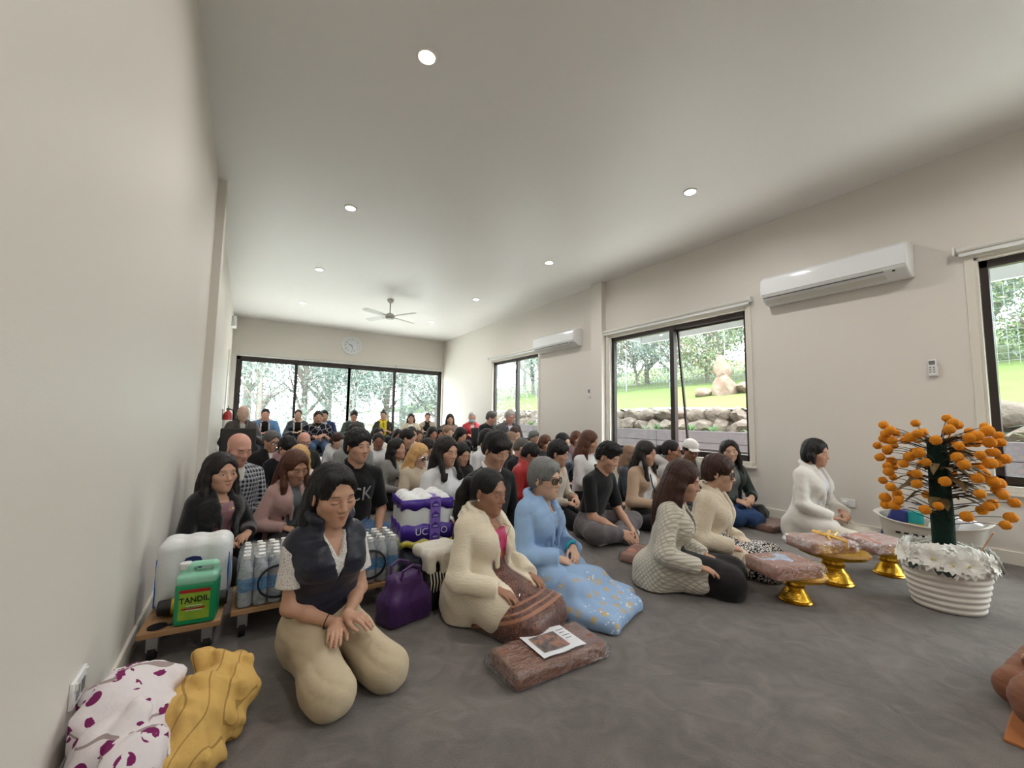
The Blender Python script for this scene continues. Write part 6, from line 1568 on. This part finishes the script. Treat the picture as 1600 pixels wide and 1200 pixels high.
# ------------------------------------------------------------------ goods by the left wall
M_ply = NT('plywood_board'); v = M_ply.coord('Object', (1, 6, 1)); M_ply.set(col=M_ply.mix(M_ply.noise(v, 6, 4), lin(150, 112, 78), lin(184, 146, 106)), rough=.6, spec=.3); M_ply = M_ply.m
def dolly(x, y, L, D, rz, label):
    r = empty('furniture_dolly', (x, y, 0), rz, label, 'dolly', 'wooden furniture dollies')
    G().span((-L / 2, -D / 2, .115), (L / 2, D / 2, .14)).build('board', M_ply, r, bevel=.004)
    for sx in (-1, 1):
        for sy in (-1, 1):
            G().lathe([(0, 0), (.036, 0), (.034, .004), (0, .004)], 24).xform(Matrix.Translation((sx * (L / 2 - .06), sy * (D / 2 - .05), .14))).build('rubber_pad', M_black, r)
            c = G(); c.span((sx * (L / 2 - .05) - .022, sy * (D / 2 - .05) - .018, .045), (sx * (L / 2 - .05) + .022, sy * (D / 2 - .05) + .018, .115)); o = c.build('caster', M_chrome, r, bevel=.004)
            G().cyl((sx * (L / 2 - .05) - .013, sy * (D / 2 - .05), .032), (sx * (L / 2 - .05) + .013, sy * (D / 2 - .05), .032), .032, n=20).build('wheel', M_black, o)
    G().span((-.065, -D / 2 + .035, .1405), (.065, -D / 2 + .06, .1412)).build('grip_slot', M_dark, r); return r
dolly(-.178, 2.50, .29, .34, math.radians(-3), 'short wooden dolly against the left wall carrying the green cleaner jug')
dolly(.395, 2.55, .80, .34, math.radians(-1), 'long wooden dolly carrying the water bottle packs behind the puffer vest')

r = empty('paper_towel_pack', (-.165, 2.625, .146), math.radians(-4), 'white shrink-wrapped pack of paper rolls with blue edges behind the green jug', 'paper roll pack')
M_roll = simple('wrapped_white_paper', lin(226, 228, 228), .35, .5, bump=(40, .3, .006)); M_bluef = simple('blue_film', lin(28, 104, 200), .3, .5)
S = Sdf(); S.floor = .0
for i in (-1, 0, 1):
    for j in (-1, 1): S.rc((i * .092, j * .045, .04), (i * .092, j * .045, .26), .049, .049, .012)
S.box((0, 0, .15), (.138, .088, .150), .03, .02); S.disp = wrinkles(.003, 4); V, Q = S.mesh(.008); mesh_obj('wrapped_rolls', V, Q, M_roll, r)
for sx in (-1, 1): G().box((sx * .139, 0, .12), (.008, .15, .22)).build('blue_edge', M_bluef, r, bevel=.003)
g = G(); g.prism([(-.035, 0), (.035, 0), (.035, .045), (.028, .06), (0, .066), (-.028, .06), (-.035, .045)], (.0, -.0965, .17), (1, 0, 0), (0, 0, 1), .003); g.build('navy_label', simple('navy_label', lin(30, 44, 96), .5), r)

r = empty('cleaner_jug', (-.135, 2.385, .142), math.radians(-8), 'translucent green jug of floor cleaner with white cap and printed label', 'cleaner jug')
M_green = NT('green_liquid_plastic').set(col=lin(20, 150, 96), rough=.25, spec=.5, sss=.15).m; M_clearg = NT('pale_green_plastic_shell').set(col=lin(150, 214, 186), rough=.3, spec=.5).m
S = Sdf(); S.floor = 0; S.box((0, 0, .085), (.076, .056, .092), .018, .01); V, Q = S.mesh(.006); mesh_obj('filled_body', V, Q, M_green, r)
S = Sdf(); S.box((0, 0, .186), (.076, .056, .022), .016, .01).box((.014, 0, .222), (.060, .030, .030), .022, .015).rc((-.052, 0, .19), (-.052, 0, .232), .022, .017, .01).rc((-.012, -.09, .226), (.050, -.09, .230), .011, op='S', k=.006)
S.p[-1] = S.p[-1]; S.rc((-.008, -.06, .222), (.046, -.06, .226), .0125, op='S', k=.005).rc((-.008, 0, .222), (.046, 0, .226), .0125, op='S', k=.005).box((.02, 0, .224), (.036, .06, .010), .009, .005, 'S'); V, Q = S.mesh(.005); mesh_obj('empty_neck', V, Q, M_clearg, r)
G().lathe([(0, 0), (.023, 0), (.024, .004), (.024, .022), (.021, .026), (0, .026)], 28).xform(Matrix.Translation((-.052, 0, .226))).build('screw_cap', M_white, r)
t = NT('jug_label'); v = t.coord('Object'); x, y, z = t.xyz(v); t.set(col=t.mix(t.noise(v, 18, 3), lin(70, 140, 30), lin(176, 200, 60)), rough=.4)
lb = G().span((-.056, -.0578, .022), (.056, -.0563, .150)).build('front_label', t.m, r)
G().span((-.056, -.0583, .136), (.056, -.0577, .150)).build('red_strip', M_red, lb); G().span((-.045, -.0583, .066), (.04, -.0577, .073)).build('red_rule', M_red, lb)
text_mesh('brand_lettering', 'TANDIL', simple('black_print', lin(18, 20, 18), .5), lb, .034, frame_mat((0, -.0585, .105), (1, 0, .05), (0, 0, 1)), sx=.9, bold=.0006)
for k in range(3): G().span((-.03, -.0583, .080 + .0 - k * .010), (.03, -.0577, .083 - k * .010)).build('text_line', M_white, lb)
r = empty('canister', (-.16, 2.485, .180), 0, 'black cylinder with a yellow band lying behind the green jug', 'canister')
G().cyl((-.125, 0, 0), (.135, 0, 0), .033, n=24).build('tube_body', M_dark, r, bevel=.006); G().cyl((-.075, 0, 0), (-.045, 0, 0), .0338, n=24).build('yellow_band', simple('yellow_band', lin(214, 184, 40), .5), r)

M_water = NT('water_bottle_plastic').set(col=lin(208, 218, 226), rough=.15, spec=.6, trans=.35).m; M_blabel = simple('pale_blue_bottle_label', lin(90, 150, 200), .4)
M_film = wrap_mat(); M_film.name = 'shrink_film'
def water_pack(x, y, z, rz, label, loop=1):
    r = empty('water_bottle_pack', (x, y, z), rz, label, 'water bottle pack', 'shrink-wrapped packs of water bottles')
    b = G().lathe([(0, .002), (.029, .002), (.031, .01), (.031, .15), (.029, .175), (.017, .205), (.013, .212), (.013, .224), (0, .224)], 18).build('bottle', M_water, r)
    c = G().cyl((0, 0, .218), (0, 0, .236), .0155, n=14).build('bottle_cap', M_white, b); l = G().lathe([(.0316, .07), (.0316, .13)], 18, caps=False).build('bottle_label', M_blabel, b)
    first = True
    for i in range(6):
        for j in range(4):
            if first: o = b; first = False
            else:
                o = b.copy(); COL.objects.link(o); o.parent = r
                for ch in (c, l): d_ = ch.copy(); COL.objects.link(d_); d_.parent = o
            o.location = (-.1575 + .063 * i, -.0945 + .063 * j, 0)
    S = Sdf(); S.floor = -.004; S.box((0, 0, .11), (.194, .131, .122), .02, .01)
    S.disp = lambda x_, y_, z_: -.005 * np.cos(x_ * 99.7) * np.cos(y_ * 99.7) * (z_ > .2) + .002 * np.sin(z_ * 90 + x_ * 30); V, Q = S.mesh(.009); mesh_obj('shrink_film', V, Q, M_film, r)
    pts = [Vector((.02 * loop + loop * .085 * math.cos(a), -.137 - .012 * math.sin(a * .5 + .6) , .105 + .075 * math.sin(a))) for a in np.linspace(-2.3, 2.3, 24)]
    G().tube([Vector((p_.x if loop > 0 else p_.x, p_.y, p_.z)) for p_ in pts] if loop > 0 else [Vector((-.02 - .085 * math.cos(a), -.137 - .006, .105 + .075 * math.sin(a))) for a in np.linspace(-2.3, 2.3, 24)], .014, 8, flat=.3).build('carry_handle', M_black, r)
    return r
water_pack(.205, 2.515, .144, math.radians(-2), 'shrink-wrapped water bottle pack on the long dolly, left of the puffer vest', -1)
water_pack(.600, 2.515, .144, math.radians(-1), 'shrink-wrapped water bottle pack on the long dolly, right of the puffer vest', 1)
water_pack(.215, 2.895, .0, math.radians(2), 'shrink-wrapped water bottle pack on the floor behind, before the pink blazer', -1)
bpy.data.objects['water_bottle_pack.002'].location.z = .06
bp = G().span((.02, 2.76, 0), (.41, 3.03, .056)).build('cardboard_tray', simple('brown_cardboard', lin(150, 116, 80), .8), bevel=.004); tag(bp, 'flat brown cardboard tray under the rearmost water bottle pack', 'cardboard tray')

# tissue pack tower
M_purple = simple('purple_film', lin(66, 38, 140), .28, .5); M_lilac = simple('lilac_tape', lin(132, 104, 190), .35, .4); M_yell = simple('yellow_film', lin(196, 184, 70), .35, .5)
r = empty('tissue_roll_pack', (1.09, 2.86, .20), math.radians(-6), 'tall purple and white pack of tissue rolls behind the ponytailed person in cream', 'tissue roll pack')
S = Sdf(); S.floor = 0
for i in (-1, 0, 1):
    for j in (-1, 0, 1): S.rc((i * .112, j * .112, .03), (i * .112, j * .112, .285), .055, .055, .012)
S.box((0, 0, .158), (.166, .166, .150), .025, .02); S.disp = wrinkles(.003, 6); V, Q = S.mesh(.009); mesh_obj('wrapped_rolls', V, Q, M_roll, r)
def wavy_band(z0, z1, m, name, e=.172):
    g = G(); n = 24
    for (ox, oy, ux, uy) in ((-e, -e - .004, 1, 0), (e + .004, -e, 0, 1), (-e - .004, e, 0, -1)):
        vs = []
        for k in range(n + 1):
            t_ = k / n * 2 * e; w = .010 * math.sin(k * 2 * math.pi / 8)
            vs += [(ox + ux * t_, oy + uy * t_, z0 + w), (ox + ux * t_, oy + uy * t_, z1 + w * (.6 if z1 < .3 else 0))]
        g.add(vs, [(2 * k, 2 * k + 2, 2 * k + 3, 2 * k + 1) for k in range(n)])
    o = g.build(name, m, r); sm = o.modifiers.new('thick', 'SOLIDIFY'); sm.thickness = .003; return o
wavy_band(.245, .310, M_purple, 'purple_band'); pb = wavy_band(.045, .145, M_purple, 'purple_band'); wavy_band(.0, .040, M_yell, 'yellow_band')
tp = G().span((.015, -.1825, .0), (.085, -.1785, .318)).span((.015, -.1825, .312), (.085, .02, .318)).build('carry_tape', M_lilac, r)
for k in range(4):
    z = .045 + k * .07; g = G(); g.prism([(-.026, 0), (.026, 0), (.026, .024), (0, .044), (-.026, .024)], (.05, -.1832, z), (1, 0, 0), (0, 0, 1), .001); o = g.build('tape_arrow', M_purple, tp)
    text_mesh('tape_lettering', '100%', M_paper, o, .018, frame_mat((.05, -.1842, z + .013), (1, 0, 0), (0, 0, 1)))
text_mesh('brand_lettering', 'UC', M_paper, pb, .062, frame_mat((-.04, -.1765, .095), (1, 0, 0), (0, 0, 1)), bold=-.0006); text_mesh('brand_lettering', 'O', M_paper, pb, .062, frame_mat((.115, -.1765, .095), (1, 0, 0), (0, 0, 1)), bold=-.0006)

def bag(name, x, y, rz, size, mat, c, label, cat, seed=1, taper=.85, straps=True, wr=.010):
    r = empty(name, (x, y, 0), rz, label, cat); S = Sdf(); S.floor = .001; w, d_, h = size
    S.box((0, 0, h * .30), (w / 2, d_ / 2, h * .32), .04, .03).box((0, 0, h * .62), (w / 2 * taper, d_ / 2 * .7, h * .36), .035, .06); S.disp = wrinkles(wr, seed); V, Q = S.mesh(.010); mesh_obj('bag_body', V, Q, mat, r, c)
    if straps:
        for s_ in (-1, 1): G().tube([(-w * .22, s_ * d_ * .28, h * .9), (-w * .20, s_ * d_ * .34, h * 1.12), (0, s_ * d_ * .38, h * 1.2), (w * .20, s_ * d_ * .34, h * 1.12), (w * .22, s_ * d_ * .28, h * .9)], .008, 8).build('strap', mat, r).color = c
    return r
bag('storage_bag', 1.08, 2.88, 0, (.34, .34, .195), CL['nylon'], col(28, 28, 52), 'dark navy plastic sack under the purple tissue pack', 'bag', 3, .98, False, .006)
bag('tote_bag', .76, 2.20, .3, (.26, .16, .24), CL['nylon'], col(66, 30, 92), 'slumped purple tote bag between the long dolly and the black tote', 'bag', 5, .7)
r = bag('tote_bag', .985, 2.30, .2, (.22, .17, .27), CL['leather'], col(24, 23, 25), 'black tote bag with a white fringed shawl over it, behind the cream coat', 'bag', 7, .95, False)
S = Sdf(); S.box((0, 0, .285), (.115, .09, .028), .022, .02).box((-.10, -.06, .245), (.022, .04, .05), .015, .03).box((.02, -.088, .235), (.06, .014, .05), .010, .03); S.disp = wrinkles(.010, 8, 1.3); V, Q = S.mesh(.008); o = mesh_obj('fringed_shawl', V, Q, CL['knit'], None, col(224, 218, 204))
o.location = (.985, 2.30, .012); o.rotation_euler = (0, 0, .2); tag(o, 'white fringed shawl lying folded over the black tote bag', 'shawl')
for k in range(12):
    x0 = -.115 + .02 * k; z0 = .21 if k > 3 else .2; y0 = -.10 if k > 3 else -.105; G().tube([(x0, y0, z0), (x0 + .004, y0 - .008, z0 - .05), (x0, y0 - .004, z0 - .10)], [.004, .0035, .002], 6).build('fringe_tassel', CL['knit'], o).color = col(224, 218, 204)
bag('handbag', 1.17, 3.12, .4, (.24, .14, .17), CL['leather'], col(22, 21, 23), 'small black handbag on the floor right of the light blue jeans', 'bag', 9, .8)
bag('paper_bag', 1.80, 2.36, .2, (.20, .13, .30), simple('kraft_paper', lin(150, 124, 96), .8), W1, 'brown kraft paper bag between the cream coat and the blue dress', 'bag', 11, 1.0, False, .004)
bag('backpack', 4.83, 2.44, .2, (.20, .22, .15), CL['nylon'], col(24, 24, 26), 'black bag on the carpet beside the wall right of the blue jeans', 'bag', 13, .8, False)

# ------------------------------------------------------------------ pillow and cloth bundle at the bottom left
t = NT('plum_flower_print'); v = t.coord('Object'); d1 = t.voro(v, 17); pt = t.math('MULTIPLY', t.math('LESS_THAN', d1, .38), t.math('GREATER_THAN', t.noise(v, 30, 2), .47)); w_ = t.n('ShaderNodeTexWave', wave_type='RINGS'); w_.inputs['Scale'].default_value = 3.5; w_.inputs['Distortion'].default_value = 9; t.t.links.new(v, w_.inputs['Vector'])
c = t.mix(t.math('MULTIPLY', t.math('GREATER_THAN', w_.outputs['Fac'], .985), .7), lin(224, 216, 218), lin(120, 90, 84)); c = t.mix(pt, c, lin(122, 38, 92)); t.set(col=c, rough=.85, spec=.2); t.bump(t.noise(v, 20, 3), .5, .01); M_plum = t.m
t = NT('mustard_leaf_print'); v = t.coord('Object'); w_ = t.n('ShaderNodeTexWave', wave_type='BANDS'); w_.inputs['Scale'].default_value = 4; w_.inputs['Distortion'].default_value = 16; w_.inputs['Detail'].default_value = 1; w_.inputs['Detail Scale'].default_value = .8; t.t.links.new(v, w_.inputs['Vector'])
c = t.mix(t.math('MULTIPLY', t.math('GREATER_THAN', w_.outputs['Fac'], .985), .7), lin(206, 168, 98), lin(140, 108, 56)); t.set(col=c, rough=.85, spec=.2); t.bump(t.noise(v, 16, 3), .6, .015); M_must = t.m
S = Sdf(); S.floor = .001; S.el((0, 0, .13), (.11, .19, .13), .02).el((-.02, .10, .17), (.09, .12, .12), .05).rc((.05, .16, .24), (.10, .10, .22), .030, .022, .02); S.disp = wrinkles(.024, 2, 1.5); V, Q = S.mesh(.009); o = mesh_obj('pillow', V, Q, M_plum, None); place(o, -.225, 1.60, 0, .15, 'white pillow with plum flower print slumped against the left wall', 'pillow')
S = Sdf(); S.floor = .001; S.el((0, 0, .12), (.105, .20, .125), .02).el((.05, .10, .13), (.085, .12, .11), .05).rc((-.02, .17, .21), (.08, .16, .20), .040, .030, .03); S.disp = wrinkles(.024, 12, 1.5); V, Q = S.mesh(.009); o = mesh_obj('cloth_bundle', V, Q, M_must, None); place(o, -.085, 1.66, -.02, -.25, 'bundled mustard yellow cloth with leaf print beside the plum-flowered pillow', 'cloth bundle')

# ------------------------------------------------------------------ the robed figure at the right edge
P = frame_person(A3(2.60, .04, .74), 0, pose='cross', male=True, w=.94, s=.88, lean=1, hands='clasp', look=(0, 8, 0)); P.d = 2.0
P.root = empty('person', (P.base[0], P.base[1], .012), P.rz, 'robed person at the right edge, only a brown-robed knee and clasped hands showing', 'person')
build_body(P, P.root, 2.0, SK['tan'], False); build_hair(P, P.root, 2.0, 'crop', HB['salt'])
garment(P, P.root, 2.0, 'robe', M_robe, W1, t=.028, sleeve='half', neck='v', wr=.005); bottoms(P, P.root, 2.0, 'under_robe', M_robe, W1, t=.030, wr=.005)
o = G().box((0, 0, .006), (.80, .62, .012)).build('sitting_cloth', simple('orange_brown_cloth', lin(176, 112, 66), .85), bevel=.003); place(o, 2.62, .04, 0, math.radians(2), 'orange-brown sitting cloth under the robed person at the right edge', 'sitting cloth')
